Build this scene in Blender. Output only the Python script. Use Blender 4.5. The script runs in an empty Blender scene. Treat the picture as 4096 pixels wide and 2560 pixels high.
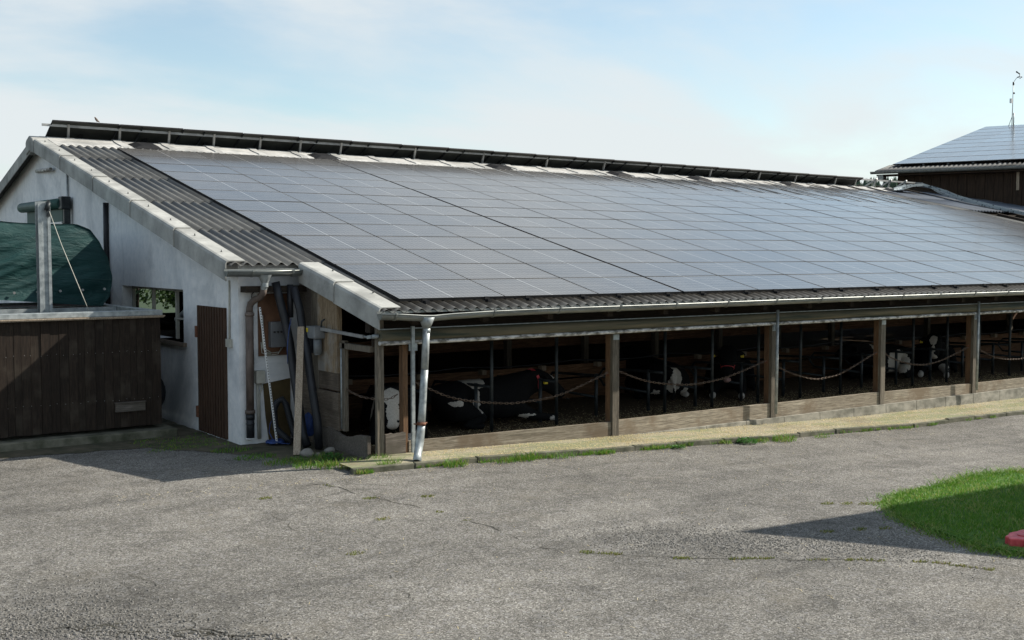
import bpy, bmesh, math, random
from mathutils import Vector, Matrix, noise as mnoise
R = math.radians
C = bpy.context.scene.collection
scn = bpy.context.scene
random.seed(7)

# ------------------------------------------------------------------ camera, sky, sun, exposure
cam = bpy.data.objects.new('camera', bpy.data.cameras.new('camera')); C.objects.link(cam)
cam.location = (-7.80, -13.575, 0.6055)
cam.rotation_euler = (R(90 - 3.275), 0, R(-35.48))
cam.data.sensor_width = 36; cam.data.lens = 4577 / 4096 * 36
cam.data.clip_start = 0.1; cam.data.clip_end = 3000
scn.camera = cam
SUN = Vector((1.30, -0.42, 1.0)).normalized()
SUN_EL = math.asin(SUN.z); SUN_AZ = math.atan2(SUN.x, SUN.y)
sd = bpy.data.lights.new('sun', 'SUN'); sd.energy = 4.4; sd.angle = R(0.55); sd.color = (1.0, 0.935, 0.83)
so = bpy.data.objects.new('sun', sd); C.objects.link(so)
so.rotation_euler = SUN.to_track_quat('Z', 'Y').to_euler(); so.location = (20, -10, 30)
scn.view_settings.view_transform = 'Standard'; scn.view_settings.look = 'None'
scn.view_settings.exposure = 0.78; scn.view_settings.gamma = 1
scn.cycles.max_bounces = 8; scn.cycles.diffuse_bounces = 4
scn.cycles.use_denoising = True

world = bpy.data.worlds.new('World'); scn.world = world; world.use_nodes = True
nt = world.node_tree; N = nt.nodes; L = nt.links
for n in list(N): N.remove(n)
def wn(t, **k):
    n = N.new(t)
    for a, b in k.items(): setattr(n, a, b)
    return n
def wmath(op, a, b=None, clamp=False):
    n = wn('ShaderNodeMath', operation=op, use_clamp=clamp)
    for i, v in enumerate((a, b)):
        if v is None: continue
        if isinstance(v, (int, float)): n.inputs[i].default_value = v
        else: L.new(v, n.inputs[i])
    return n.outputs[0]
sky = wn('ShaderNodeTexSky', sky_type='NISHITA', sun_disc=False, sun_elevation=SUN_EL, sun_rotation=SUN_AZ,
         air_density=1.0, dust_density=1.0, ozone_density=1.0, altitude=300)
tc = wn('ShaderNodeTexCoord')
sep = wn('ShaderNodeSeparateXYZ'); L.new(tc.outputs['Generated'], sep.inputs[0])
zz = wmath('ADD', wmath('MAXIMUM', sep.outputs[2], 0.0), 0.22)
cx = wmath('DIVIDE', sep.outputs[0], zz); cy = wmath('DIVIDE', sep.outputs[1], zz)
cmb = wn('ShaderNodeCombineXYZ'); L.new(cx, cmb.inputs[0]); L.new(cy, cmb.inputs[1])
mp = wn('ShaderNodeMapping'); mp.inputs['Scale'].default_value = (0.75, 1.25, 1); mp.inputs['Rotation'].default_value = (0, 0, R(20))
mp.inputs['Location'].default_value = (3.1, 1.7, 0)
L.new(cmb.outputs[0], mp.inputs[0])
n1 = wn('ShaderNodeTexNoise'); n1.inputs['Scale'].default_value = 1.1; n1.inputs['Detail'].default_value = 9
n1.inputs['Roughness'].default_value = 0.52; n1.inputs['Distortion'].default_value = 0.35
L.new(mp.outputs[0], n1.inputs['Vector'])
# low haze band of cloud towards the horizon
n2 = wn('ShaderNodeTexNoise'); n2.inputs['Scale'].default_value = 4.6; n2.inputs['Detail'].default_value = 10; n2.inputs['Roughness'].default_value = 0.6
mp2 = wn('ShaderNodeMapping'); mp2.inputs['Scale'].default_value = (1, 1, 2.6); L.new(tc.outputs['Generated'], mp2.inputs[0]); L.new(mp2.outputs[0], n2.inputs['Vector'])
bank = wn('ShaderNodeMapRange', interpolation_type='SMOOTHSTEP')
bank.inputs['From Min'].default_value = 0.205; bank.inputs['From Max'].default_value = 0.115; bank.inputs['To Min'].default_value = 0.0; bank.inputs['To Max'].default_value = 0.115
L.new(wmath('ADD', sep.outputs[2], wmath('MULTIPLY', wmath('SUBTRACT', n2.outputs['Fac'], 0.5), 0.10)), bank.inputs['Value'])
dens = wmath('ADD', wmath('ADD', wmath('MULTIPLY', n1.outputs['Fac'], 0.72), wmath('MULTIPLY', n2.outputs['Fac'], 0.28)), bank.outputs[0])
rmp = wn('ShaderNodeMapRange', interpolation_type='SMOOTHSTEP')
rmp.inputs['From Min'].default_value = 0.45; rmp.inputs['From Max'].default_value = 0.67
rmp.inputs['To Min'].default_value = 0.16; rmp.inputs['To Max'].default_value = 0.92
L.new(dens, rmp.inputs['Value'])
mixc = wn('ShaderNodeMixRGB'); L.new(rmp.outputs[0], mixc.inputs[0])
tint = wn('ShaderNodeMixRGB', blend_type='MULTIPLY'); tint.inputs[0].default_value = 1; tint.inputs[2].default_value = (.90, .96, .90, 1)
L.new(sky.outputs[0], tint.inputs[1]); L.new(tint.outputs[0], mixc.inputs[1]); mixc.inputs[2].default_value = (4.45, 4.70, 4.80, 1)
bg = wn('ShaderNodeBackground'); bg.inputs[1].default_value = 0.105
L.new(mixc.outputs[0], bg.inputs[0])
wo = wn('ShaderNodeOutputWorld'); L.new(bg.outputs[0], wo.inputs[0])

# ------------------------------------------------------------------ materials
def rgb(c): return (c[0], c[1], c[2], 1) if len(c) == 3 else c
class Mat:
    def __init__(s, name, rough=0.8, metal=0.0, spec=0.5):
        s.m = bpy.data.materials.new(name); s.m.use_nodes = True
        s.nt = s.m.node_tree; s.N = s.nt.nodes; s.L = s.nt.links
        s.b = s.N['Principled BSDF']
        s.b.inputs['Roughness'].default_value = rough; s.b.inputs['Metallic'].default_value = metal
        s.b.inputs['Specular IOR Level'].default_value = spec
        s.tc = s.N.new('ShaderNodeTexCoord'); s.oi = s.N.new('ShaderNodeObjectInfo')
    def vec(s, scale=(1, 1, 1), src='Object', rnd=True):
        mp = s.N.new('ShaderNodeMapping'); mp.inputs['Scale'].default_value = scale
        v = s.tc.outputs[src]
        if rnd:
            a = s.N.new('ShaderNodeVectorMath'); a.operation = 'ADD'
            m = s.N.new('ShaderNodeMath'); m.operation = 'MULTIPLY'; m.inputs[1].default_value = 37.0
            s.L.new(s.oi.outputs['Random'], m.inputs[0])
            s.L.new(v, a.inputs[0]); s.L.new(m.outputs[0], a.inputs[1]); v = a.outputs[0]
        s.L.new(v, mp.inputs[0]); return mp.outputs[0]
    def noise(s, scale=5, detail=4, rough=0.55, sc=(1, 1, 1), dist=0, rnd=True, src='Object'):
        n = s.N.new('ShaderNodeTexNoise'); n.inputs['Scale'].default_value = scale
        n.inputs['Detail'].default_value = detail; n.inputs['Roughness'].default_value = rough
        n.inputs['Distortion'].default_value = dist
        s.L.new(s.vec(sc, src, rnd), n.inputs['Vector']); return n.outputs['Fac']
    def voro(s, scale=5, feature='F1', out='Distance', sc=(1, 1, 1), src='Object', rnd=False, vec=None):
        n = s.N.new('ShaderNodeTexVoronoi'); n.feature = feature; n.inputs['Scale'].default_value = scale
        s.L.new(vec if vec is not None else s.vec(sc, src, rnd), n.inputs['Vector']); return n.outputs[out]
    def ramp(s, fac, stops, interp='LINEAR'):
        r = s.N.new('ShaderNodeValToRGB'); r.color_ramp.interpolation = interp
        e = r.color_ramp.elements
        while len(e) < len(stops): e.new(0.5)
        for k, (p, c) in enumerate(stops):
            e[k].position = p; e[k].color = rgb(c) if not isinstance(c, (int, float)) else (c, c, c, 1)
        s.L.new(fac, r.inputs[0]); return r.outputs[0]
    def mix(s, fac, a, b, mode='MIX'):
        n = s.N.new('ShaderNodeMixRGB'); n.blend_type = mode
        for i, v in ((0, fac), (1, a), (2, b)):
            if isinstance(v, (int, float)): n.inputs[i].default_value = v if i == 0 else (v, v, v, 1)
            elif isinstance(v, tuple): n.inputs[i].default_value = rgb(v)
            else: s.L.new(v, n.inputs[i])
        return n.outputs[0]
    def math(s, op, a, b=None, c=None, clamp=False):
        n = s.N.new('ShaderNodeMath'); n.operation = op; n.use_clamp = clamp
        for i, v in enumerate((a, b, c)):
            if v is None: continue
            if isinstance(v, (int, float)): n.inputs[i].default_value = v
            else: s.L.new(v, n.inputs[i])
        return n.outputs[0]
    def sep(s, src='Object'):
        n = s.N.new('ShaderNodeSeparateXYZ'); s.L.new(s.tc.outputs[src], n.inputs[0]); return n.outputs
    def color(s, c):
        if isinstance(c, tuple): s.b.inputs['Base Color'].default_value = rgb(c)
        else: s.L.new(c, s.b.inputs['Base Color'])
    def rough(s, r): s.L.new(r, s.b.inputs['Roughness'])
    def bump(s, h, strength=0.3, dist=0.01):
        n = s.N.new('ShaderNodeBump'); n.inputs['Strength'].default_value = strength; n.inputs['Distance'].default_value = dist
        s.L.new(h, n.inputs['Height']); s.L.new(n.outputs[0], s.b.inputs['Normal'])

def mat_simple(name, c1, c2, scale=6, sc=(1, 1, 1), rough=0.8, metal=0.0, bump=0.2, bd=0.005, detail=5, lo=0.35, hi=0.65, spec=0.4):
    m = Mat(name, rough, metal, spec); f = m.noise(scale, detail, 0.6, sc)
    m.color(m.ramp(f, [(lo, c1), (hi, c2)]))
    if bump: m.bump(f, bump, bd)
    return m.m

def mat_wood(name, dark, light, axis='z', fine=1.0, stain=None, knots=True, rough=0.85):
    m = Mat(name, rough, 0, 0.25)
    s = {'x': (0.6, 14, 14), 'y': (14, 0.6, 14), 'z': (14, 14, 0.6)}[axis]
    g = m.noise(2.2 * fine, 7, 0.65, s, 0.4)
    big = m.noise(1.3, 3, 0.6, (1, 1, 1))
    col = m.ramp(g, [(0.30, dark), (0.68, light)])
    col = m.mix(m.ramp(big, [(0.35, 0.0), (0.7, 1.0)]), col, m.mix(0.45, col, dark))
    fine_g = m.noise(9 * fine, 4, 0.7, s)
    col = m.mix(m.ramp(fine_g, [(0.42, 0.65), (0.55, 0.0)]), col, tuple(v * 0.45 for v in dark))
    if stain:
        w = m.noise(2.3, 4, 0.6)
        col = m.mix(m.ramp(w, [(0.5, 0.0), (0.66, 0.85)]), col, stain)
    tone = m.math('MULTIPLY_ADD', m.oi.outputs['Random'], 0.35, 0.8)
    col = m.mix(1.0, col, m_comb(m, tone), 'MULTIPLY')
    m.color(col); m.bump(g, 0.35, 0.006); return m.m
def m_comb(m, v):
    n = m.N.new('ShaderNodeCombineXYZ')
    for i in range(3): m.L.new(v, n.inputs[i])
    return n.outputs[0]

def mat_asphalt():
    m = Mat('asphalt', 0.9, 0, 0.3)
    v = m.vec((1, 1, 1), 'Object', False)
    ch = m.voro(85, 'F1', 'Color', vec=v); cs = m.N.new('ShaderNodeSeparateColor'); m.L.new(ch, cs.inputs[0])
    chip = m.ramp(cs.outputs[0], [(0.0, (0.064, 0.060, 0.053)), (0.40, (0.130, 0.122, 0.107)), (0.8, (0.20, 0.189, 0.168)), (0.97, (0.34, 0.325, 0.295))])
    c2 = m.voro(34, 'F1', 'Color', vec=v); cs2 = m.N.new('ShaderNodeSeparateColor'); m.L.new(c2, cs2.inputs[0])
    col = m.mix(m.ramp(cs2.outputs[1], [(0.80, 0.0), (0.97, 0.55)]), chip, (0.24, 0.235, 0.23))
    fine = m.noise(190, 3, 0.7, rnd=False)
    col = m.mix(0.75, col, m.ramp(fine, [(0.38, 0.55), (0.62, 1.35)]), 'MULTIPLY')
    big = m.noise(0.33, 5, 0.6, rnd=False, dist=0.5)
    col = m.mix(1.0, col, m.ramp(big, [(0.30, 0.74), (0.5, 1.0), (0.68, 1.16)]), 'MULTIPLY')
    mid = m.noise(1.7, 6, 0.7, rnd=False, dist=1.0)
    col = m.mix(1.0, col, m.ramp(mid, [(0.33, 0.68), (0.5, 1.0), (0.72, 1.16)]), 'MULTIPLY')
    tr = m.noise(0.9, 4, 0.6, (0.22, 2.2, 1), rnd=False, dist=0.3)
    col = m.mix(1.0, col, m.ramp(tr, [(0.36, 0.84), (0.5, 1.0), (0.66, 1.10)]), 'MULTIPLY')
    stn = m.noise(1.15, 5, 0.65, rnd=False, dist=0.8)
    col = m.mix(m.ramp(stn, [(0.62, 0.0), (0.70, 0.45)]), col, (0.055, 0.050, 0.043))
    # pale worn scuffs and dirt near the barn
    dirt = m.noise(0.8, 6, 0.7, rnd=False)
    col = m.mix(m.ramp(dirt, [(0.55, 0.0), (0.72, 0.35)]), col, (0.16, 0.14, 0.105))
    # hairline cracks
    wob = m.N.new('ShaderNodeTexNoise'); wob.inputs['Scale'].default_value = 2.2; wob.inputs['Detail'].default_value = 6
    m.L.new(v, wob.inputs['Vector'])
    va = m.N.new('ShaderNodeVectorMath'); va.operation = 'MULTIPLY_ADD'
    m.L.new(wob.outputs['Color'], va.inputs[0]); va.inputs[1].default_value = (0.9, 0.9, 0.0); m.L.new(v, va.inputs[2])
    ed = m.voro(0.42, 'DISTANCE_TO_EDGE', 'Distance', vec=va.outputs[0])
    msk = m.noise(0.5, 2, 0.5, rnd=False)
    crk = m.math('MULTIPLY', m.ramp(ed, [(0.0, 1.0), (0.0028, 0.0)]), m.ramp(msk, [(0.48, 0.0), (0.60, 0.55)]))
    col = m.mix(crk, col, (0.028, 0.026, 0.021))
    m.color(col)
    h = m.mix(0.5, cs.outputs[0], fine)
    h = m.mix(m.ramp(cs2.outputs[1], [(0.80, 0.0), (0.97, 0.5)]), h, 1.0)
    h2 = m.mix(crk, h, 0.0); m.bump(h2, 0.75, 0.012); return m.m

def mat_patch():
    m = Mat('asphalt_repair', 0.9, 0, 0.3); f = m.noise(70, 4, 0.7, rnd=False); g = m.noise(5, 4, .6, rnd=False)
    col = m.ramp(f, [(0.3, (0.085, 0.08, 0.074)), (0.7, (0.175, 0.166, 0.152))]); m.color(m.mix(m.ramp(g, [(.4, 0.0), (.7, .5)]), col, (.14, .125, .10))); m.bump(f, .4, .006); return m.m
def mat_white_wall():
    m = Mat('white_render', 0.9, 0, 0.3)
    f = m.noise(7, 6, 0.65, rnd=False); st = m.noise(0.55, 6, 0.62, (1, 1, 1.1), rnd=False, dist=0.7)
    col = m.ramp(f, [(0.3, (0.66, 0.68, 0.69)), (0.65, (0.80, 0.80, 0.79))])
    col = m.mix(m.ramp(st, [(0.50, 0.0), (0.72, 0.70)]), col, (0.30, 0.33, 0.35))
    z = m.sep()[2]
    low = m.math('MULTIPLY', m.ramp(m.math('MULTIPLY_ADD', z, -1.6, -2.5, clamp=True), [(0.0, 0.0), (1.0, 1.0)]), m.ramp(m.noise(6, 6, 0.75, rnd=False), [(0.42, 0.0), (0.6, 0.9)]))
    col = m.mix(low, col, (0.20, 0.19, 0.15))
    sp = m.noise(34, 3, 0.6, rnd=False)
    col = m.mix(m.ramp(sp, [(0.69, 0.0), (0.74, 0.6)]), col, (0.22, 0.21, 0.19))
    rn = m.noise(1.2, 5, 0.6, (4.0, 4.0, 0.35), rnd=False)
    col = m.mix(m.ramp(rn, [(0.60, 0.0), (0.74, 0.35)]), col, (0.34, 0.35, 0.35))
    m.color(col)
    m.bump(m.mix(0.5, f, m.noise(50, 4, 0.7, rnd=False)), 0.6, 0.014); return m.m

def mat_fibre(name, dark, light, streak_axis='y', eave=False):
    m = Mat(name, 0.86, 0, 0.35)
    s = (5, 0.5, 0.5) if streak_axis == 'y' else (1, 1, 1)
    f = m.noise(2.4, 7, 0.65, s); g = m.noise(0.9, 5, 0.6)
    col = m.ramp(f, [(0.28, dark), (0.66, light)])
    col = m.mix(m.ramp(g, [(0.48, 0.0), (0.72, 0.6)]), col, tuple(v * 0.45 for v in dark))
    sp = m.noise(26, 4, 0.7)
    col = m.mix(m.ramp(sp, [(0.60, 0.0), (0.72, 0.6)]), col, (0.10, 0.10, 0.075))
    lc = m.noise(13, 3, 0.6)
    col = m.mix(m.ramp(lc, [(0.66, 0.0), (0.72, 0.4)]), col, (0.42, 0.42, 0.36))
    if eave: col = m.mix(m.ramp(m.math('ADD', m.math('MULTIPLY_ADD', m.sep()[1], 0.5, 0.5, clamp=True), m.math('MULTIPLY_ADD', sp, 0.06, -0.03)), [(0.375, 0.0), (0.43, 0.80), (0.60, 0.85), (0.70, 0.0)]), col, (0.022, 0.020, 0.017))  # dark band at the eave: shade under the panel edge painted into the colour
    m.color(col); m.bump(m.mix(0.5, f, sp), 0.3, 0.006); return m.m

def mat_panel():
    m = Mat('solar_cells', 0.18, 0, 0.5)
    uv = m.N.new('ShaderNodeUVMap'); s = m.N.new('ShaderNodeSeparateXYZ'); m.L.new(uv.outputs[0], s.inputs[0])
    u, v = s.outputs[0], s.outputs[1]
    def lines(c, n, w):
        fr = m.math('FRACT', m.math('MULTIPLY', c, n))
        return m.math('LESS_THAN', m.math('ABSOLUTE', m.math('SUBTRACT', fr, 0.5)), w)   # 1 on the line (cell edge at .5)
    cu = lines(m.math('ADD', u, 0.5 / 20), 20, 0.035); cv = lines(m.math('ADD', v, 0.5 / 6), 6, 0.020)
    mid = m.math('LESS_THAN', m.math('ABSOLUTE', m.math('SUBTRACT', u, 0.5)), 0.0045)
    bus = lines(v, 54, 0.06)
    gate = m.math('LESS_THAN', m.math('FRACT', m.math('MULTIPLY', u, 20)), 0.5)
    cell = m.ramp(m.noise(3, 2, 0.5), [(0.3, (0.020, 0.022, 0.024)), (0.7, (0.032, 0.034, 0.036))])
    col = m.mix(m.math('MULTIPLY', bus, 0.10), cell, (0.5, 0.52, 0.55))
    col = m.mix(m.math('MULTIPLY', cu, 0.20), col, (0.6, 0.62, 0.64))
    col = m.mix(m.math('MULTIPLY', cv, 0.38), col, (0.6, 0.62, 0.64))
    col = m.mix(m.math('MULTIPLY', mid, 0.5), col, (0.6, 0.62, 0.63))
    eu = m.math('GREATER_THAN', m.math('ABSOLUTE', m.math('SUBTRACT', u, 0.5)), 0.494)
    ev = m.math('GREATER_THAN', m.math('ABSOLUTE', m.math('SUBTRACT', v, 0.5)), 0.489)
    col = m.mix(m.math('MULTIPLY', m.math('MAXIMUM', eu, ev), 0.75), col, (0.55, 0.56, 0.56))
    du = m.noise(1.1, 6, 0.65)
    low = m.ramp(v, [(0.0, 1.0), (0.07, 0.30), (0.3, 0.0)])
    dust = m.math('ADD', m.ramp(du, [(0.30, 0.12), (0.70, 0.21)]), m.math('MULTIPLY', low, 0.10))
    tone = m.math('MULTIPLY_ADD', m.oi.outputs['Random'], 0.05, -0.02)
    col = m.mix(m.math('ADD', dust, tone, clamp=True), col, (0.40, 0.355, 0.30))
    sp = m.voro(2.3, 'F1', 'Distance', rnd=True)
    col = m.mix(m.ramp(sp, [(0.0, 0.8), (0.016, 0.0)]), col, (0.75, 0.75, 0.72))
    m.color(col)
    m.rough(m.math('MULTIPLY_ADD', m.oi.outputs['Random'], 0.05, 0.14))
    m.b.inputs['IOR'].default_value = 1.46
    return m.m

M = {}
M['asphalt'] = mat_asphalt()
M['white_wall'] = mat_white_wall()
M['patch'] = mat_patch()
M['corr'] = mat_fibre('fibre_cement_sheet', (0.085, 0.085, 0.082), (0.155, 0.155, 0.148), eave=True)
M['shade_tinted_sheet'] = mat_fibre('fibre_sheet_with_blue_shade', (0.085, 0.10, 0.125), (0.13, 0.15, 0.18))  # blue-grey tint is the hall's skylit shade put into the sheet colour
M['verge'] = mat_fibre('fibre_cement_verge', (0.24, 0.24, 0.225), (0.43, 0.43, 0.40), 'n')
M['ridge'] = mat_fibre('fibre_cement_ridge', (0.28, 0.28, 0.265), (0.52, 0.51, 0.485), 'n')
M['panel'] = mat_panel()
M['black_alu'] = mat_simple('black_aluminium', (0.010, 0.010, 0.011), (0.018, 0.018, 0.019), rough=0.7, bump=0, spec=0.15)
M['back_sheet'] = mat_simple('panel_back_sheet', (0.035, 0.038, 0.035), (0.055, 0.058, 0.052), 2, rough=0.8, bump=0, spec=.15)
M['alu'] = mat_simple('aluminium_rail', (0.24, 0.24, 0.235), (0.40, 0.40, 0.385), 4, rough=0.5, metal=0.5, bump=0.05)
M['galv'] = mat_simple('galvanised_steel', (0.22, 0.245, 0.25), (0.40, 0.43, 0.43), 11, rough=0.5, metal=0.45, bump=0.12, bd=0.003)
M['gutter'] = mat_simple('weathered_zinc_gutter', (0.17, 0.18, 0.17), (0.30, 0.31, 0.29), 5, (0.6, 3, 3), rough=0.42, metal=0.55, bump=0.12)
M['white_pipe'] = mat_simple('flaking_white_pipe', (0.16, 0.15, 0.13), (0.66, 0.65, 0.62), 5, (1.5, 3, 3), rough=0.6, metal=0.2, bump=0.3, lo=0.40, hi=0.60)
M['curtain'] = mat_simple('rolled_curtain_fabric', (0.035, 0.045, 0.032), (0.17, 0.14, 0.085), 2.2, (0.25, 4, 5), rough=0.75, bump=0.2)
M['wood_grey_v'] = mat_wood('weathered_post_wood', (0.10, 0.085, 0.065), (0.26, 0.225, 0.175), 'z')
M['wood_orange'] = mat_wood('fresh_post_wood', (0.12, 0.068, 0.038), (0.23, 0.135, 0.075), 'z')
M['wood_h'] = mat_wood('weathered_board_wood', (0.18, 0.15, 0.11), (0.42, 0.37, 0.29), 'x', stain=(0.16, 0.12, 0.08))
M['wood_dim'] = mat_wood('damp_board_wood', (0.10, 0.085, 0.07), (0.20, 0.175, 0.15), 'x', stain=(0.08, 0.07, 0.055))
M['wood_y'] = mat_wood('side_board_wood', (0.13, 0.10, 0.075), (0.26, 0.215, 0.165), 'y', stain=(0.10, 0.08, 0.06))
M['wood_warm'] = mat_wood('worn_stall_wood', (0.10, 0.050, 0.026), (0.30, 0.17, 0.095), 'x')
M['wood_osb'] = mat_wood('flaking_panel_wood', (0.14, 0.095, 0.055), (0.42, 0.33, 0.22), 'z', 1.6, stain=(0.26, 0.25, 0.23))
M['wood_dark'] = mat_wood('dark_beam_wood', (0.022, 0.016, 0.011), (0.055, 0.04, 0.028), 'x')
M['wood_brown'] = mat_wood('stained_cladding_wood', (0.020, 0.014, 0.010), (0.042, 0.029, 0.020), 'z', stain=(0.048, 0.038, 0.028))
M['wood_far'] = mat_wood('dark_brown_hall_cladding', (0.030, 0.020, 0.014), (0.075, 0.045, 0.028), 'z', 0.5)
M['wood_plank'] = mat_wood('pale_planed_plank', (0.28, 0.22, 0.16), (0.46, 0.38, 0.29), 'z')
M['door'] = mat_wood('ribbed_door_wood', (0.060, 0.034, 0.022), (0.115, 0.068, 0.045), 'z')
M['green_tarp'] = None
def mat_tarp():
    m = Mat('green_tarpaulin', 0.6, 0, 0.25)
    f = m.noise(1.1, 5, 0.6, (1, 1, 2.2), 0.8); z = m.sep()[2]
    w = m.noise(0.9, 2, 0.5, (1, 1, 0.2))
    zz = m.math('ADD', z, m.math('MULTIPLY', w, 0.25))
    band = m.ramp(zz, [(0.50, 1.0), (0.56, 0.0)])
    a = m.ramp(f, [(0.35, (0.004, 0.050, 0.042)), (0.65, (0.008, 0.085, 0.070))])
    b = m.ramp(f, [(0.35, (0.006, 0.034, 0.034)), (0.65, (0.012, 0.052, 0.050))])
    cr = m.noise(3.5, 5, 0.6, (0.6, 1, 2.5), 1.5); m.color(m.mix(m.ramp(cr, [(0.55, 0.0), (0.75, 0.35)]), m.mix(band, b, a), (0.05, 0.09, 0.085))); m.bump(cr, 0.55, 0.05); return m.m
M['green_tarp'] = mat_tarp()
M['green_paint'] = mat_simple('green_fabric_blind', (0.012, 0.052, 0.045), (0.025, 0.085, 0.07), 3, rough=0.6)
M['rubber'] = mat_simple('black_plastic_pipe', (0.010, 0.011, 0.013), (0.022, 0.023, 0.028), 5, rough=0.5, bump=0)
M['ribpipe'] = None
def mat_rib():
    m = Mat('ribbed_drain_pipe', 0.5, 0, 0.4); uv = m.N.new('ShaderNodeUVMap'); s = m.N.new('ShaderNodeSeparateXYZ'); m.L.new(uv.outputs[0], s.inputs[0])
    w = m.math('SINE', m.math('MULTIPLY', s.outputs[0], 2 * math.pi / 0.022))
    m.color(m.ramp(w, [(0.2, (0.007, 0.008, 0.010)), (0.9, (0.032, 0.034, 0.040))])); m.bump(w, 0.6, 0.004); return m.m
M['ribpipe'] = mat_rib()
M['brown_pipe'] = mat_simple('weathered_brown_pipe', (0.075, 0.055, 0.045), (0.15, 0.115, 0.095), 5, (2, 2, 0.8), rough=0.7)
M['rust'] = mat_simple('rusty_steel', (0.10, 0.035, 0.018), (0.23, 0.105, 0.06), 20, rough=0.8)
M['chain'] = mat_simple('rusty_chain_steel', (0.055, 0.035, 0.025), (0.17, 0.125, 0.095), 14, rough=0.7, metal=0.3, bump=0)
M['dark_steel'] = mat_simple('dark_painted_tube', (0.016, 0.020, 0.022), (0.045, 0.052, 0.055), 9, rough=0.5, metal=0.4)
M['concrete'] = mat_simple('stained_concrete', (0.13, 0.125, 0.10), (0.33, 0.31, 0.26), 3.5, (1, 1, 1.6), rough=0.92, bump=0.5, bd=0.01, detail=8)
M['kerb'] = mat_simple('mossy_kerb_concrete', (0.055, 0.058, 0.035), (0.17, 0.16, 0.12), 4, rough=0.95, bump=0.6, bd=0.012, detail=8)
M['grey_paint'] = mat_simple('grey_machine_paint', (0.13, 0.14, 0.145), (0.21, 0.22, 0.225), 6, rough=0.5, bump=0.05)
M['box_grey'] = mat_simple('grey_switch_box', (0.11, 0.115, 0.12), (0.16, 0.165, 0.17), 4, rough=0.5, bump=0)
M['cream'] = mat_simple('cream_plastic', (0.36, 0.35, 0.30), (0.46, 0.45, 0.39), 6, rough=0.6, bump=0)
M['plyboard'] = mat_simple('brown_plywood', (0.085, 0.040, 0.020), (0.17, 0.085, 0.045), 2.2, rough=0.75)
M['ochreboard'] = mat_simple('ochre_board', (0.055, 0.038, 0.014), (0.10, 0.07, 0.028), 3, rough=0.8)
M['yellow'] = mat_simple('yellow_plastic', (0.55, 0.42, 0.02), (0.7, 0.55, 0.04), 8, rough=0.5, bump=0)
M['red'] = mat_simple('faded_red_plastic', (0.34, 0.018, 0.025), (0.66, 0.10, 0.11), 7, rough=0.5, bump=0.1)
M['blue'] = mat_simple('blue_twine', (0.02, 0.04, 0.13), (0.03, 0.07, 0.24), 20, rough=0.6)
M['white_paint'] = mat_simple('white_paint', (0.62, 0.62, 0.60), (0.78, 0.78, 0.76), 5, rough=0.6, bump=0)
M['black'] = mat_simple('black_print', (0.012, 0.012, 0.012), (0.02, 0.02, 0.02), 5, rough=0.7, bump=0)
M['stone'] = mat_simple('field_stone', (0.14, 0.13, 0.11), (0.27, 0.25, 0.22), 7, rough=0.9, bump=0.6, bd=0.02)
M['soil'] = mat_simple('mossy_soil', (0.035, 0.038, 0.018), (0.11, 0.092, 0.062), 3.2, rough=1, bump=0.8, bd=0.03, detail=9)
def mat_leaf(name, a, b, c=None):
    m = Mat(name, 0.55, 0, 0.35)
    g = m.N.new('ShaderNodeNewGeometry')
    f = m.math('FRACT', m.math('ADD', m.math('MULTIPLY', g.outputs['Random Per Island'], 0.62), m.math('MULTIPLY', m.noise(1.6, 4, .6, rnd=False), 0.62)))
    col = m.ramp(f, [(0.12, a), (0.68, b), (0.95, c or b)])
    m.color(col)
    m.b.inputs['Transmission Weight'].default_value = 0.0
    m.b.inputs['Subsurface Weight'].default_value = 0.0
    tr = m.N.new('ShaderNodeBsdfTranslucent'); m.L.new(col, tr.inputs[0])
    mx = m.N.new('ShaderNodeMixShader'); mx.inputs[0].default_value = 0.35
    out = m.N['Material Output']; m.L.new(m.b.outputs[0], mx.inputs[1]); m.L.new(tr.outputs[0], mx.inputs[2]); m.L.new(mx.outputs[0], out.inputs[0])
    return m.m
M['grass'] = mat_leaf('grass_blades', (0.060, 0.165, 0.014), (0.125, 0.27, 0.026), (0.34, 0.34, 0.12))
M['turf'] = mat_simple('turf', (0.03, 0.085, 0.012), (0.07, 0.15, 0.02), 9, rough=1, bump=.6, bd=.02)
M['meadow'] = mat_simple('meadow', (0.010, 0.024, 0.005), (0.022, 0.045, 0.009), 4, rough=1)
M['tuft'] = mat_leaf('weed_blades', (0.05, 0.15, 0.012), (0.12, 0.27, 0.025), (0.30, 0.27, 0.08))
M['moss'] = mat_leaf('moss_blades', (0.09, 0.13, 0.018), (0.17, 0.20, 0.035), (0.28, 0.22, 0.09))
M['weed'] = mat_leaf('weed_leaves', (0.03, 0.10, 0.02), (0.07, 0.19, 0.04))
M['bush'] = mat_leaf('bush_leaves', (0.008, 0.020, 0.004), (0.024, 0.052, 0.009))
M['needles'] = mat_leaf('conifer_needles', (0.020, 0.045, 0.028), (0.038, 0.075, 0.045))
M['straw'] = mat_leaf('straw_bits', (0.50, 0.38, 0.17), (0.66, 0.54, 0.28), (0.72, 0.64, 0.42))
M['gravel'] = mat_leaf('gravel_chips', (0.11, 0.105, 0.095), (0.22, 0.21, 0.19), (0.36, 0.34, 0.32))
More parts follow.
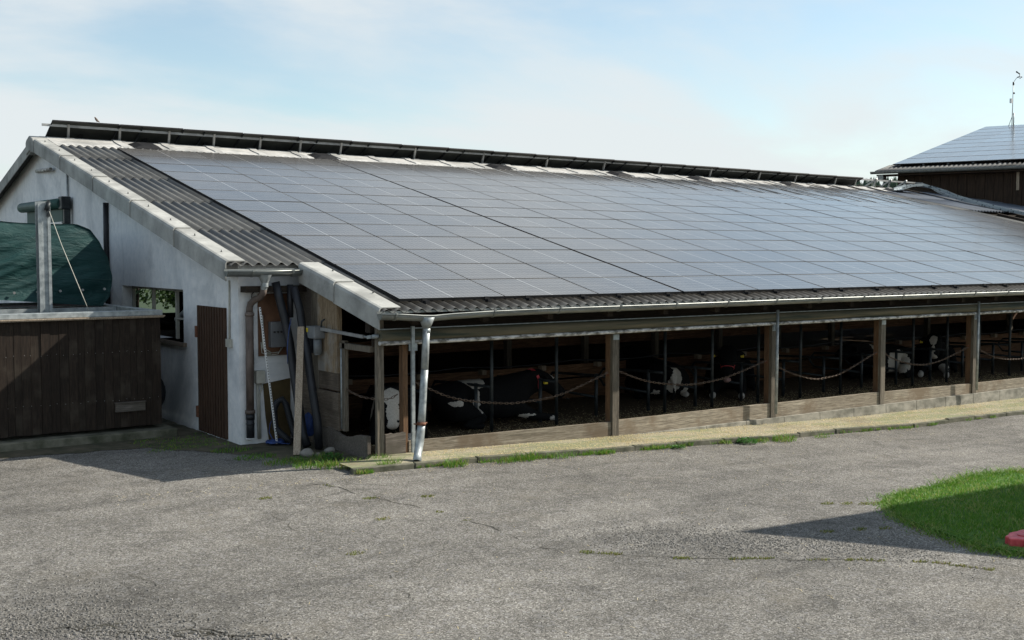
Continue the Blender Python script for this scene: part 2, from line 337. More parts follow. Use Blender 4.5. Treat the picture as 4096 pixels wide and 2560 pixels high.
def mat_apron():
    m = Mat('straw_strewn_concrete', 0.95, 0, 0.2)
    n1 = m.noise(1.5, 7, 0.7, (0.6, 1.6, 1), rnd=False); n2 = m.noise(32, 5, 0.75, rnd=False); n3 = m.noise(0.9, 4, 0.6, rnd=False)
    col = m.ramp(n2, [(0.32, (0.17, 0.145, 0.10)), (0.5, (0.31, 0.28, 0.20)), (0.68, (0.47, 0.43, 0.32))])
    col = m.mix(m.ramp(n1, [(0.44, 0.0), (0.56, 0.85)]), col, (0.20, 0.215, 0.12))
    col = m.mix(m.ramp(n3, [(0.50, 0.0), (0.64, 0.6)]), col, (0.17, 0.14, 0.095))
    m.color(col); m.bump(n2, 0.6, 0.01); return m.m
M['apron'] = mat_apron()
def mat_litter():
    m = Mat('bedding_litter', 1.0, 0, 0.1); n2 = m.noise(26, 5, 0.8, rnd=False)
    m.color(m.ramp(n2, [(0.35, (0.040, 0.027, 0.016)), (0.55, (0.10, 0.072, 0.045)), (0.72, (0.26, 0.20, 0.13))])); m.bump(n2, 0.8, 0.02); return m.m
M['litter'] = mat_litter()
M['crack'] = mat_simple('crack_filling', (0.016, 0.015, 0.012), (0.05, 0.045, 0.03), 6, rough=1, bump=0)
def mat_perf():
    m = Mat('perforated_zinc', 0.4, 0.5, 0.5)
    d = m.voro(9, 'F1', 'Distance', rnd=False)
    m.color(m.ramp(d, [(0.22, (0.05, 0.06, 0.07)), (0.30, (0.27, 0.31, 0.33))])); return m.m
M['perf'] = mat_perf()
def mat_cow(name, whites, seed):
    m = Mat(name, 0.9, 0, 0.12)
    wob = m.N.new('ShaderNodeTexNoise'); wob.inputs['Scale'].default_value = 5.0; wob.inputs['Detail'].default_value = 4
    m.L.new(m.tc.outputs['Object'], wob.inputs['Vector'])
    va = m.N.new('ShaderNodeVectorMath'); va.operation = 'MULTIPLY_ADD'; m.L.new(wob.outputs['Color'], va.inputs[0])
    va.inputs[1].default_value = (0.16,) * 3; m.L.new(m.tc.outputs['Object'], va.inputs[2])
    wob2 = m.N.new('ShaderNodeTexNoise'); wob2.inputs['Scale'].default_value = 22; wob2.inputs['Detail'].default_value = 5; m.L.new(m.tc.outputs['Object'], wob2.inputs['Vector'])
    vb = m.N.new('ShaderNodeVectorMath'); vb.operation = 'MULTIPLY_ADD'; m.L.new(wob2.outputs['Color'], vb.inputs[0]); vb.inputs[1].default_value = (.06,) * 3; m.L.new(va.outputs[0], vb.inputs[2]); va = vb
    acc = None
    for (c, r, s) in whites:
        mp = m.N.new('ShaderNodeVectorMath'); mp.operation = 'SUBTRACT'; m.L.new(va.outputs[0], mp.inputs[0]); mp.inputs[1].default_value = (c[0] + 0.11, c[1] + 0.11, c[2] + 0.11)
        ml = m.N.new('ShaderNodeVectorMath'); ml.operation = 'DIVIDE'; m.L.new(mp.outputs[0], ml.inputs[0]); ml.inputs[1].default_value = s
        ln = m.N.new('ShaderNodeVectorMath'); ln.operation = 'LENGTH'; m.L.new(ml.outputs[0], ln.inputs[0])
        k = m.math('LESS_THAN', ln.outputs['Value'], r)
        acc = k if acc is None else m.math('MAXIMUM', acc, k)
    fur = m.noise(60, 3, 0.7, (1, 1, 1))
    blk = m.ramp(fur, [(0.3, (0.004, 0.004, 0.0045)), (0.7, (0.010, 0.010, 0.010))])
    wht = m.ramp(fur, [(0.3, (0.36, 0.32, 0.27)), (0.7, (0.56, 0.52, 0.46))])
    m.color(m.mix(acc if acc is not None else 0.0, blk, wht)); m.bump(fur, 0.3, 0.004); return m.m
M['nose'] = mat_simple('pink_nose_skin', (0.30, 0.17, 0.15), (0.40, 0.25, 0.22), 9, rough=0.4, bump=0)
M['eye'] = mat_simple('dark_eye', (0.005, 0.004, 0.004), (0.01, 0.008, 0.007), rough=0.1, bump=0)

# ------------------------------------------------------------------ mesh helpers
class MB:
    def __init__(s): s.v = []; s.f = []; s.uv = {}; s.mi = {}; s.smooth = set()
    def quad(s, pts, uv=None, mi=0):
        i = len(s.v); s.v += [tuple(p) for p in pts]; s.f.append(tuple(range(i, i + len(pts))))
        if uv: s.uv[len(s.f) - 1] = uv
        if mi: s.mi[len(s.f) - 1] = mi
        return s
    def box(s, a, b, mi=0, bev=0):
        x0, y0, z0 = [min(a[i], b[i]) for i in range(3)]; x1, y1, z1 = [max(a[i], b[i]) for i in range(3)]
        return s.hexa([(x0, y0, z0), (x1, y0, z0), (x1, y1, z0), (x0, y1, z0), (x0, y0, z1), (x1, y0, z1), (x1, y1, z1), (x0, y1, z1)], mi)
    def hexa(s, p, mi=0):
        i = len(s.v); s.v += [tuple(q) for q in p]
        for f in ((0, 3, 2, 1), (4, 5, 6, 7), (0, 1, 5, 4), (1, 2, 6, 5), (2, 3, 7, 6), (3, 0, 4, 7)):
            s.f.append(tuple(i + k for k in f))
            if mi: s.mi[len(s.f) - 1] = mi
        return s
    def bar(s, p0, p1, w, h, up=(0, 0, 1), mi=0):
        p0 = Vector(p0); p1 = Vector(p1); d = (p1 - p0).normalized(); up = Vector(up)
        if abs(d.dot(up)) > 0.98: up = Vector((0, 1, 0))
        sd = d.cross(up).normalized(); u = sd.cross(d)
        q = []
        for p in (p0, p1): q += [p - sd * w / 2 - u * h / 2, p + sd * w / 2 - u * h / 2, p + sd * w / 2 + u * h / 2, p - sd * w / 2 + u * h / 2]
        i = len(s.v); s.v += [tuple(a) for a in q]
        for f in ((0, 1, 2, 3), (7, 6, 5, 4), (0, 4, 5, 1), (1, 5, 6, 2), (2, 6, 7, 3), (3, 7, 4, 0)):
            s.f.append(tuple(i + k for k in f))
            if mi: s.mi[len(s.f) - 1] = mi
        return s
    def tube(s, pts, r, n=10, cap=True, mi=0, flat=None):
        pts = [Vector(p) for p in pts]; rs = r if isinstance(r, (list, tuple)) else [r] * len(pts)
        i0 = len(s.v); prev = None; dist = 0; ds = []
        for k, p in enumerate(pts):
            if k: dist += (p - pts[k - 1]).length
            ds.append(dist)
            d = ((pts[min(k + 1, len(pts) - 1)] - pts[max(k - 1, 0)])).normalized()
            if prev is None:
                a = Vector((0, 0, 1)) if abs(d.z) < 0.9 else Vector((0, 1, 0)); sx = d.cross(a).normalized()
            else:
                sx = (prev - d * prev.dot(d)).normalized()
            prev = sx; sy = d.cross(sx)
            for j in range(n):
                t = 2 * math.pi * j / n
                s.v.append(tuple(p + (sx * math.cos(t) + sy * math.sin(t) * (flat[k] if flat else 1)) * rs[k]))
        for k in range(len(pts) - 1):
            for j in range(n):
                a = i0 + k * n + j; b = i0 + k * n + (j + 1) % n
                s.f.append((a, b, b + n, a + n)); fi = len(s.f) - 1; s.smooth.add(fi)
                s.uv[fi] = [(ds[k], j / n), (ds[k], (j + 1) / n), (ds[k + 1], (j + 1) / n), (ds[k + 1], j / n)]
                if mi: s.mi[fi] = mi
        if cap:
            s.f.append(tuple(i0 + j for j in range(n))[::-1]); s.f.append(tuple(i0 + (len(pts) - 1) * n + j for j in range(n)))
            if mi: s.mi[len(s.f) - 1] = mi; s.mi[len(s.f) - 2] = mi
        return s
    def prism(s, poly, axis, a, b, mi=0):
        # poly: 2-D points, extruded along axis from a to b
        def P(q, t): return {'x': (t, q[0], q[1]), 'y': (q[0], t, q[1]), 'z': (q[0], q[1], t)}[axis]
        i = len(s.v); n = len(poly); s.v += [P(q, a) for q in poly] + [P(q, b) for q in poly]
        s.f.append(tuple(i + k for k in range(n))[::-1]); s.f.append(tuple(i + n + k for k in range(n)))
        for k in range(n): s.f.append((i + k, i + (k + 1) % n, i + n + (k + 1) % n, i + n + k))
        if mi:
            for q in range(len(s.f) - n - 2, len(s.f)): s.mi[q] = mi
        return s
    def sphere(s, c, r, n=10, m=7, sc=(1, 1, 1), mi=0):
        i = len(s.v); c = Vector(c)
        for a in range(m + 1):
            th = math.pi * a / m
            for b in range(n):
                ph = 2 * math.pi * b / n
                s.v.append((c.x + r * sc[0] * math.sin(th) * math.cos(ph), c.y + r * sc[1] * math.sin(th) * math.sin(ph), c.z + r * sc[2] * math.cos(th)))
        for a in range(m):
            for b in range(n):
                s.f.append((i + a * n + b, i + (a + 1) * n + b, i + (a + 1) * n + (b + 1) % n, i + a * n + (b + 1) % n)); s.smooth.add(len(s.f) - 1)
                if mi: s.mi[len(s.f) - 1] = mi
        return s
    def build(s, name, mat, parent=None, origin=(0, 0, 0), fix=True, bevel=0):
        o = Vector(origin)
        if parent is not None: o = Vector(parent['_w'])
        me = bpy.data.meshes.new(name)
        me.from_pydata([tuple(Vector(p) - o) for p in s.v], [], s.f)
        if s.uv:
            l = me.uv_layers.new(name='UVMap')
            for k, poly in enumerate(me.polygons):
                if k in s.uv:
                    for li, t in zip(poly.loop_indices, s.uv[k]): l.data[li].uv = t
        for k, poly in enumerate(me.polygons):
            if k in s.smooth: poly.use_smooth = True
            if k in s.mi: poly.material_index = s.mi[k]
        for m in (mat if isinstance(mat, (list, tuple)) else [mat]): me.materials.append(m)
        if fix:
            bm = bmesh.new(); bm.from_mesh(me); bmesh.ops.recalc_face_normals(bm, faces=bm.faces); bm.to_mesh(me); bm.free()
        ob = bpy.data.objects.new(name, me); C.objects.link(ob)
        ob['_w'] = list(o)
        if parent is not None: ob.parent = parent
        else: ob.location = o
        if bevel:
            b = ob.modifiers.new('bevel', 'BEVEL'); b.width = bevel; b.segments = 2; b.limit_method = 'ANGLE'
        return ob
def tag(o, label=None, cat=None, group=None, kind=None):
    if label: o['label'] = label
    if cat: o['category'] = cat
    if group: o['group'] = group
    if kind: o['kind'] = kind
    return o
def thing(name, label, cat, loc=(0, 0, 0), group=None):
    o = bpy.data.objects.new(name, None); C.objects.link(o); o.location = loc; o.empty_display_size = 0.2
    o['_w'] = list(loc)
    return tag(o, label, cat, group)
ORD = 'first second third fourth fifth sixth seventh eighth ninth tenth eleventh twelfth thirteenth fourteenth fifteenth sixteenth seventeenth eighteenth nineteenth twentieth'.split()

RP = R(13.353); TR = math.tan(RP); CR = math.cos(RP); SR = math.sin(RP)
PW = 1.7645
def zroof(y, off=0.0): return y * TR + off / CR
def zap(x):                                   # top of the straw-strewn strip in front of the barn
    return -2.15 - 0.03 * min(max(x, 0), 10) - 0.01 * max(0, min(x, 60) - 10)
def zgr(x): return zap(x) - 0.075             # asphalt
RIDGE_Y = 13.8
def zsag(x): return -0.0046 * max(0, x - 1)   # the ridge line drops slightly towards the right

# ------------------------------------------------------------------ ground
def sheet(name, xs, ys, zf, mat, label, cat, kind='structure'):
    b = MB(); nx, ny = len(xs), len(ys)
    for y in ys:
        for x in xs: b.v.append((x, y, zf(x, y)))
    for j in range(ny - 1):
        for i in range(nx - 1): b.f.append((j * nx + i, j * nx + i + 1, (j + 1) * nx + i + 1, (j + 1) * nx + i))
    o = b.build(name, mat, fix=False); return tag(o, label, cat, kind=kind)
xs = [-800, -300, -100, -40, -20] + [(-20 + k) for k in range(1, 40)] + [22, 26, 32, 45, 60, 100, 300, 800]
def zfar(x, y): return zgr(x)
sheet('ground', xs, [-800, -300, -60] + [(-30 + 2 * k) for k in range(0, 18)] + [8, 12, 20, 40, 80, 200, 800], lambda x, y: zgr(x), M['asphalt'], 'grey worn asphalt farmyard in front of the barn', 'yard')
# soil and moss at the foot of the white wall and in the recess
def patch(name, poly, zf, mat, label, cat, kind='structure', h=0.0):
    b = MB(); b.f.append(tuple(range(len(poly)))); b.v = [(x, y, zf(x)) for x, y in poly]
    if h:
        n = len(poly); b.v += [(x, y, zf(x) - h) for x, y in poly]
        for k in range(n): b.f.append((k, (k + 1) % n, n + (k + 1) % n, n + k))
    me = b.build(name, mat, fix=False)
    bm = bmesh.new(); bm.from_mesh(me.data); bmesh.ops.triangulate(bm, faces=[f for f in bm.faces if len(f.verts) > 4]); bmesh.ops.recalc_face_normals(bm, faces=bm.faces); bm.to_mesh(me.data); bm.free()
    return tag(me, label, cat, kind=kind)
def ragged(pts, amp=0.05, step=0.12, seed=1):
    rnd = random.Random(seed); out = []
    for k in range(len(pts)):
        a = Vector(pts[k]); b = Vector(pts[(k + 1) % len(pts)]); n = max(1, int((b - a).length / step))
        nn = Vector((-(b - a).y, (b - a).x)).normalized()
        for i in range(n): out.append(tuple(a.lerp(b, i / n) + nn * rnd.uniform(-amp, amp) * (i > 0)))
    return out
patch('soil', ragged([(-12, 3.3), (-4.2, 3.35), (-2.6, 3.1), (-1.7, 1.95), (-1.35, 1.2), (-1.2, 0.45), (-0.6, 0.0), (-0.28, 0.2), (-0.28, 2.5), (-1.3, 2.5), (-1.3, 26), (-12, 26)], 0.06), lambda x: zgr(-1) + 0.006, M['soil'], 'dark mossy soil strip at the foot of the white wall', 'soil')
# apron
ap = []
for x in [-0.95, -0.5, 0, 0.5, 1, 2, 3, 4, 5, 6, 7, 8, 9, 10, 12, 14, 16, 20, 26, 34]: ap.append(x)
def ykerb(x): return -0.60 - 0.055 * min(max(x, 0), 6) - 0.02 * max(0, min(x, 20) - 6) + 0.028 * math.sin(x * 1.7) + (0.15 * max(0, -0.2 - x))
b = MB()
for x in ap:
    b.v += [(x, 0.6 if x > -0.2 else 0.0, zap(x)), (x, ykerb(x) + 0.07, zap(x) - 0.012)]
for k in range(len(ap) - 1): b.f.append((2 * k, 2 * k + 1, 2 * k + 3, 2 * k + 2))
tag(b.build('path', M['apron'], fix=False), 'pale straw-strewn concrete strip along the barn front', 'path', kind='structure')
kb = MB(); rnd = random.Random(3)
x = -1.0
while x < 33:
    l = rnd.uniform(0.8, 1.1)
    dz = rnd.uniform(-0.012, 0.010); dy = rnd.uniform(-0.015, 0.015)
    x1 = x + l - 0.012
    kb.hexa([(x, ykerb(x) + dy, zgr(x) - 0.1), (x1, ykerb(x1) + dy, zgr(x1) - 0.1), (x1, ykerb(x1) + dy + 0.08, zgr(x1) - 0.1), (x, ykerb(x) + dy + 0.08, zgr(x) - 0.1),
             (x, ykerb(x) + dy, zap(x) + dz), (x1, ykerb(x1) + dy, zap(x1) + dz - 0.004), (x1, ykerb(x1) + dy + 0.08, zap(x1) + dz + 0.002), (x, ykerb(x) + dy + 0.08, zap(x) + dz + 0.004)])
    x += l
tag(kb.build('kerb', M['kerb'], bevel=0.008), 'low mossy concrete kerb stones edging the straw strip', 'kerb', kind='structure')
b = MB(); b.box((-6.5, 3.9, -2.4), (-1.75, 8.6, -2.10)); tag(b.build('concrete_slab', M['kerb'], bevel=0.02), 'raised mossy concrete slab under the dark wooden bunker', 'slab', kind='structure')
patch('meadow', [(-60, 28.6), (60, 28.6), (60, 120), (-60, 120)], lambda x: -2.1, M['meadow'], 'green meadow behind the barn', 'meadow')
# cracks and joints in the asphalt
def crack(b, pts, w, jit=0.05, seed=0):
    rnd = random.Random(seed); P = []
    for k in range(len(pts) - 1):
        a = Vector(pts[k]); c = Vector(pts[k + 1]); n = max(2, int((c - a).length / 0.06))
        for i in range(n):
            q = a.lerp(c, i / n); P.append(q + Vector((mnoise.noise((q.x * 3, q.y * 3, seed)) * jit * 2 + rnd.uniform(-1, 1) * jit * .25, mnoise.noise((q.x * 3, q.y * 3, seed + 9)) * jit * 2 + rnd.uniform(-1, 1) * jit * .25)))
    for k in range(len(P) - 1):
        a, c = P[k], P[k + 1]; t = (c - a); nn = Vector((-t.y, t.x)).normalized()
        if mnoise.noise((a.x * 2.3, a.y * 2.3, seed + 3)) < -0.05: continue
        wa = w * (0.5 + 0.8 * rnd.random()); wb = w * (0.5 + 0.8 * rnd.random())
        b.quad([(a.x - nn.x * wa, a.y - nn.y * wa, zgr(a.x) + .004), (c.x - nn.x * wb, c.y - nn.y * wb, zgr(c.x) + .004), (c.x + nn.x * wb, c.y + nn.y * wb, zgr(c.x) + .004), (a.x + nn.x * wa, a.y + nn.y * wa, zgr(a.x) + .004)])
    return P
cb = MB()
joint = crack(cb, [(-1.8, -.53), (-1.53, -1.04), (-1.43, -2.03), (-1.25, -2.85), (-1.17, -3.66), (-1.27, -4.7), (-.97, -5.31), (-.43, -5.89), (-.06, -6.14), (.55, -6.57), (1.19, -7.01), (1.6, -7.37), (1.8, -7.73), (1.9, -8.1)], 0.006, 0.045, 1)
crack(cb, [(-2.74, -1.92), (-2.92, -3.53), (-2.96, -4.8), (-3.11, -5.76), (-2.49, -6.07), (-1.8, -6.6)], 0.0028, 0.07, 2)
crack(cb, [(-1.2, -3.6), (-2.0, -4.3), (-2.9, -4.9)], 0.0025, 0.07, 3)
crack(cb, [(3.4, -5.3), (2.6, -4.8), (1.2, -4.4), (0.2, -4.9), (-1.2, -4.7)], 0.0025, 0.06, 4)
for q in range(5): crack(cb, [(-6.0, -4.55 + .06 * q), (-5.6, -4.78 + .05 * q), (-5.2, -5.15 + .05 * q), (-4.75, -5.5 + .04 * q), (-4.3, -6.1)], .008, .10, 60 + q)
crack(cb, [(-4.8, -3.2), (-4.6, -4.4), (-4.9, -5.6), (-4.4, -6.8)], 0.003, 0.08, 5)
tag(cb.build('pavement_crack', M['crack'], fix=False), 'thin dark cracks and joints winding across the asphalt', 'crack', kind='structure')

# ------------------------------------------------------------------ barn
barn = thing('cattle_barn', 'long low white-walled cattle barn with grey corrugated roof and open timber front', 'barn', (0, 0, -2.2))
WX = -1.3; FY = 2.5; SX = -0.30; FW = 0.2       # gable plane, recess wall plane, side face plane, open front plane
UND = -0.135
def zr(y): return zroof(y if y <= RIDGE_Y else 2 * RIDGE_Y - y, UND)
def wallprism(b, y0, y1, z0, z1=None, t=0.25):
    n = [(y0, z0), (y1, z0)]
    if z1 is None:
        top = [(y1, zr(y1))] + ([(RIDGE_Y, zr(RIDGE_Y))] if y0 < RIDGE_Y < y1 else []) + [(y0, zr(y0))]
    else: top = [(y1, z1), (y0, z1)]
    b.prism(n + top, 'x', WX, WX + t)
b = MB()
wallprism(b, FY, 4.84, -2.35); wallprism(b, 4.84, 8.14, -2.35, -0.84); wallprism(b, 4.84, 8.14, 0.03); wallprism(b, 8.14, 28.4, -2.35)
b.box((WX + 0.25, FY, -2.35), (SX, FY + 0.22, zroof(FY, UND)))
b.build('wall', M['white_wall'], barn)
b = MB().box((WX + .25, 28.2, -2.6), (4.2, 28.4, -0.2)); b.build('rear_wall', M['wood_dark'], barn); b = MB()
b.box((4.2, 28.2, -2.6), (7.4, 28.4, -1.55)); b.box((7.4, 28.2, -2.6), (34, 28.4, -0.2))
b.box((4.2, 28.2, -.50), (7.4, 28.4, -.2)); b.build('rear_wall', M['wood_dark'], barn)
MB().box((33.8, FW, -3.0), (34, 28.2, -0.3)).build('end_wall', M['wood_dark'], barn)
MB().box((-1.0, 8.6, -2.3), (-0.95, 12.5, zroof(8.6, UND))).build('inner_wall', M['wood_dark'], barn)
# window
w = MB()
for y in (5.72, 6.95, 8.1): w.box((-1.12, y - .03, -.84), (-1.07, y + .03, .03))
w.box((-1.12, 4.84, -.02), (-1.07, 8.14, .03)); w.box((-1.12, 4.84, -.50), (-1.08, 5.7, -.47))
wf = w.build('window', M['cream'], barn)
MB().box((-1.36, 4.7, -.90), (-1.05, 6.1, -.84)).build('sill', M['wood_y'], wf)
MB().tube([(-1.02, 5.95, -.52), (-0.98, 4.86, -.10)], .055, 10).build('brace', M['galv'], wf)
for (yy, xx) in ((9.4, .9), (11.2, 1.25), (13.2, 1.75), (13.5, 2.6), (15, 3.0), (18, 3.4), (22, 4.6), (22, 5.2)):
    MB().box((xx, yy, -2.15), (xx + .16, yy + .16, zroof(min(yy, 13.5), UND) - .1)).build('inner_post', M['wood_dark'], barn)
MB().box((-.3, 9.9, -1.35), (3.5, 9.98, -1.20)).build('inner_rail', M['wood_dark'], barn)
MB().tube([(-.6, 8.8, -.62), (.6, 9.6, -.95), (1.6, 10.6, -.85), (2.6, 11.8, -.70)], .05, 8).build('inner_pipe', M['rubber'], barn)
# door: brown ribbed
d = MB(); y = 2.96
while y < 4.17:
    dd = 0.022 if int((y - 2.96) / .055) % 2 else 0.036
    d.box((WX - dd, y, -2.20), (WX + .02, y + .052, -.20)); y += .055
dr = d.build('door', M['door'], barn, bevel=0.004)
for z in (-.62, -1.9): MB().box((WX - .05, 4.12, z - .09), (WX - .004, 4.20, z + .09)).build('hinge', M['rust'], dr)
# conduit with junction box by the corner, dark pipe and thin conduit high on the gable
MB().tube([(WX - .018, 2.80, .22), (WX - .018, 2.82, -.66)], .014, 8).build('conduit', M['cream'], barn)
MB().box((WX - .05, 2.74, -.78), (WX - .002, 2.90, -.66)).build('junction_box', M['cream'], barn)
MB().tube([(WX - .03, 11.72, 2.35), (WX - .03, 11.74, .6)], .022, 8).build('conduit', M['galv'], barn)
MB().tube([(WX - .05, 8.92, 1.60), (WX - .05, 8.94, .9), (WX - .05, 8.9, .1), (WX - .05, 8.88, -1.2)], .05, 10).build('drain_pipe', M['rubber'], barn)
MB().tube([(WX - .03, 14.37, 2.52), (WX - .10, 12.79, 2.47)], .04, 10).build('bracket_arm', M['white_pipe'], barn)
# roller blind high on the gable
rb = MB().tube([(WX - .17, 15.25, 1.70), (WX - .17, 11.6, 1.68)], .115, 14).build('roller_blind', M['green_paint'], barn)
MB().box((WX - .14, 11.75, .5), (WX - .10, 14.9, 1.62)).build('curtain', M['green_paint'], rb)
MB().box((WX - .16, 11.75, 1.22), (WX - .09, 14.9, 1.30)).build('bottom_bar', M['white_paint'], rb)
MB().box((WX - .24, 11.40, 1.56), (WX - .05, 11.66, 1.82)).box((WX - .18, 11.44, 1.25), (WX - .05, 11.56, 1.56)).build('gear_box', M['dark_steel'], rb, bevel=.01)
# concrete plinth below the front boards, floor inside
b = MB(); xs2 = [0.2 + .97 * k for k in range(35)]
for k in range(len(xs2) - 1):
    x0, x1 = xs2[k], xs2[k + 1] - .006
    b.hexa([(x0, .12, -2.9), (x1, .12, -2.9), (x1, .34, -2.9), (x0, .34, -2.9), (x0, .15, -2.285), (x1, .15, -2.285), (x1, .34, -2.285), (x0, .34, -2.285)])
b.build('plinth', M['concrete'], barn, bevel=.006)
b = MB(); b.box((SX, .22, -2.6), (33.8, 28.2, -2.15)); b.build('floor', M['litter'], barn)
# side cladding (left face of the lower roof part): separate old planks
for (y0, y1, z0, z1, mk, px) in [(2.07, 2.5, -.95, None, 'wood_dim', 0), (2.07, 2.5, -2.3, -.955, 'wood_y', -.006), (1.83, 2.065, -1.38, None, 'wood_grey_v', -.012), (1.20, 1.825, -1.10, None, 'wood_osb', -.028),
                               (1.20, 1.825, -1.36, -1.105, 'wood_y', -.010), (1.20, 2.065, -1.66, -1.385, 'wood_y', -.018), (1.20, 2.065, -1.93, -1.665, 'wood_y', -.004), (1.56, 2.065, -2.3, -1.935, 'wood_dim', -.010)]:
    zt = (lambda yy: zroof(yy, UND)) if z1 is None else (lambda yy: z1)
    MB().prism([(y0, z0), (y1, z0), (y1, zt(y1)), (y0, zt(y0))], 'x', SX + px - .02, SX + .03).build('plank', M[mk], barn)
# chewed boards at the corner
def chew(b, p, q, z0, zt, th, seed, nx):
    p = Vector(p); q = Vector(q); n = 22; d = (q - p); P = []
    for k in range(n + 1):
        t = k / n; c = p + d * t
        P.append((c, zt(t) + 0.02 * mnoise.noise((t * 5, seed, 0))))
    for k in range(n):
        (c0, a0), (c1, a1) = P[k], P[k + 1]; o = Vector((nx[0], nx[1])) * th
        b.hexa([(c0.x, c0.y, z0), (c1.x, c1.y, z0), (c1.x + o.x, c1.y + o.y, z0), (c0.x + o.x, c0.y + o.y, z0), (c0.x, c0.y, a0), (c1.x, c1.y, a1), (c1.x + o.x, c1.y + o.y, a1), (c0.x + o.x, c0.y + o.y, a0)])
b = MB(); chew(b, (SX - .03, 1.56), (SX - .03, .34), -2.30, lambda t: -1.90 - .06 * math.exp(-((t - .45) / .25) ** 2) * 1.6, .05, 1, (1, 0)); b.build('kick_board', M['wood_dim'], barn)
b = MB(); chew(b, (-.14, .17), (.18, .17), -2.22, lambda t: -1.87, .05, 2, (0, 1)); b.build('kick_board', M['wood_dim'], barn)
# front posts and kick boards
MB().box((-.285, .14, -2.24), (-.175, .205, -.12)).build('post', M['wood_grey_v'], barn, bevel=.006)
MB().box((.155, .20, -2.2), (.235, .31, -.55)).build('post', M['wood_orange'], barn, bevel=.006)
posts = [3.86, 7.54, 10.62, 13.68, 16.9, 20.1, 23.3, 26.5, 29.7, 32.6]
for k, px in enumerate(posts):
    MB().box((px + .089, .232, -2.28), (px + .20, .345, -.5)).build('post', M['wood_orange'], barn, bevel=.005)
    p = MB().box((px + .087, .165, -2.285), (px + .225, .23, -.62)).build('post', M['wood_grey_v'], barn, bevel=.006)
    MB().box((px + .095, .158, -.74), (px + .215, .164, -.655)).build('bracket', M['galv'], p)
    MB().sphere((px + .082, .285, -1.30), .03, 8, 6, (0.4, 1, 1)).build('chain_hook', M['rust'], p)
edges = [0.24] + [p + .227 for p in posts]
for k in range(len(posts)):
    x0 = edges[k] + .003; x1 = posts[k] + (.083 if k < 99 else 0)
    zt0 = [-2.0, -2.03, -2.035, -2.05, -2.08][min(k, 4)]; zt1 = [-2.045, -2.03, -2.045, -2.08, -2.085][min(k, 4)]
    zb0 = -2.155 if k == 0 else -2.283; zb1 = -2.283
    b = MB(); n = 24
    for i in range(n):
        a0, a1 = i / n, (i + 1) / n
        def zz_(a): return zt0 + (zt1 - zt0) * a + .004 * mnoise.noise((a * 7, k * 3.3, 0))
        xa, xb = x0 + (x1 - x0) * a0, x0 + (x1 - x0) * a1
        za, zb_ = zb0 + (zb1 - zb0) * a0, zb0 + (zb1 - zb0) * a1
        b.hexa([(xa, .19, za), (xb, .19, zb_), (xb, .25, zb_), (xa, .25, za), (xa, .19, zz_(a0)), (xb, .19, zz_(a1)), (xb, .25, zz_(a1)), (xa, .25, zz_(a0))])
    b.build('kick_board', M['wood_h'], barn)
# beam under the eave, wall plate, rafters
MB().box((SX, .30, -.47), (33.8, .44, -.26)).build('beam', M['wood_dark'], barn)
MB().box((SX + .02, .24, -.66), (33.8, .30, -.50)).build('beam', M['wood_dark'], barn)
MB().box((SX - .02, .28, -.735), (SX + .06, 1.19, -.655)).build('beam', M['wood_grey_v'], barn)
for k in range(29):
    x = .12 + 1.16 * k
    y1 = 14.2; w = .10
    b = MB(); b.hexa([(x, -.12, zroof(-.12, -.31)), (x + w, -.12, zroof(-.12, -.31)), (x + w, y1, zroof(y1, -.31)), (x, y1, zroof(y1, -.31)), (x, -.12, zroof(-.12, -.13)), (x + w, -.12, zroof(-.12, -.13)), (x + w, y1, zroof(y1, -.13)), (x, y1, zroof(y1, -.13))])
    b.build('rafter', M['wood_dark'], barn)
# metal frame post in the side opening
MB().tube([(SX + .0, 1.16, -.72), (SX + .0, 1.16, -1.90)], .018, 8).build('stanchion', M['galv'], barn)
MB().box((SX - .02, 1.03, -1.92), (SX + .04, 1.11, -.62)).build('post', M['wood_grey_v'], barn)
# rolled curtain and pipe
rc = MB().tube([(-.27, .10, -.50), (33.5, .10, -.49)], .085, 14).build('rolled_curtain', M['curtain'], barn)
MB().box((-.27, .075, -.418), (33.5, .095, -.405)).build('top_seam', M['galv'], rc)
pts = [(-.29 + 33.7 * k / 60, .06 + .004 * math.sin(k * 1.3), -.60 - .006 * abs(math.sin(k * .7))) for k in range(61)]
MB().tube(pts, .029, 10).build('curtain_pipe', M['white_pipe'], barn)
for gx in (.22, 7.58, 13.67, 20.0, 26.4):
    g = MB()
    if gx < 1: g.box((gx - .035, .0, -2.13), (gx - .008, .035, -.38)).box((gx - .006, .004, -2.13), (gx + .016, .03, -.38))
    else: g.tube([(gx, .01, -2.19), (gx + .015, .01, -.36)], .026, 10)
    gr = g.build('guide_rail', M['galv'], barn)
    MB().box((gx - .06, .03, -.72), (gx + .07, .045, -.62)).build('bracket', M['galv'], gr)
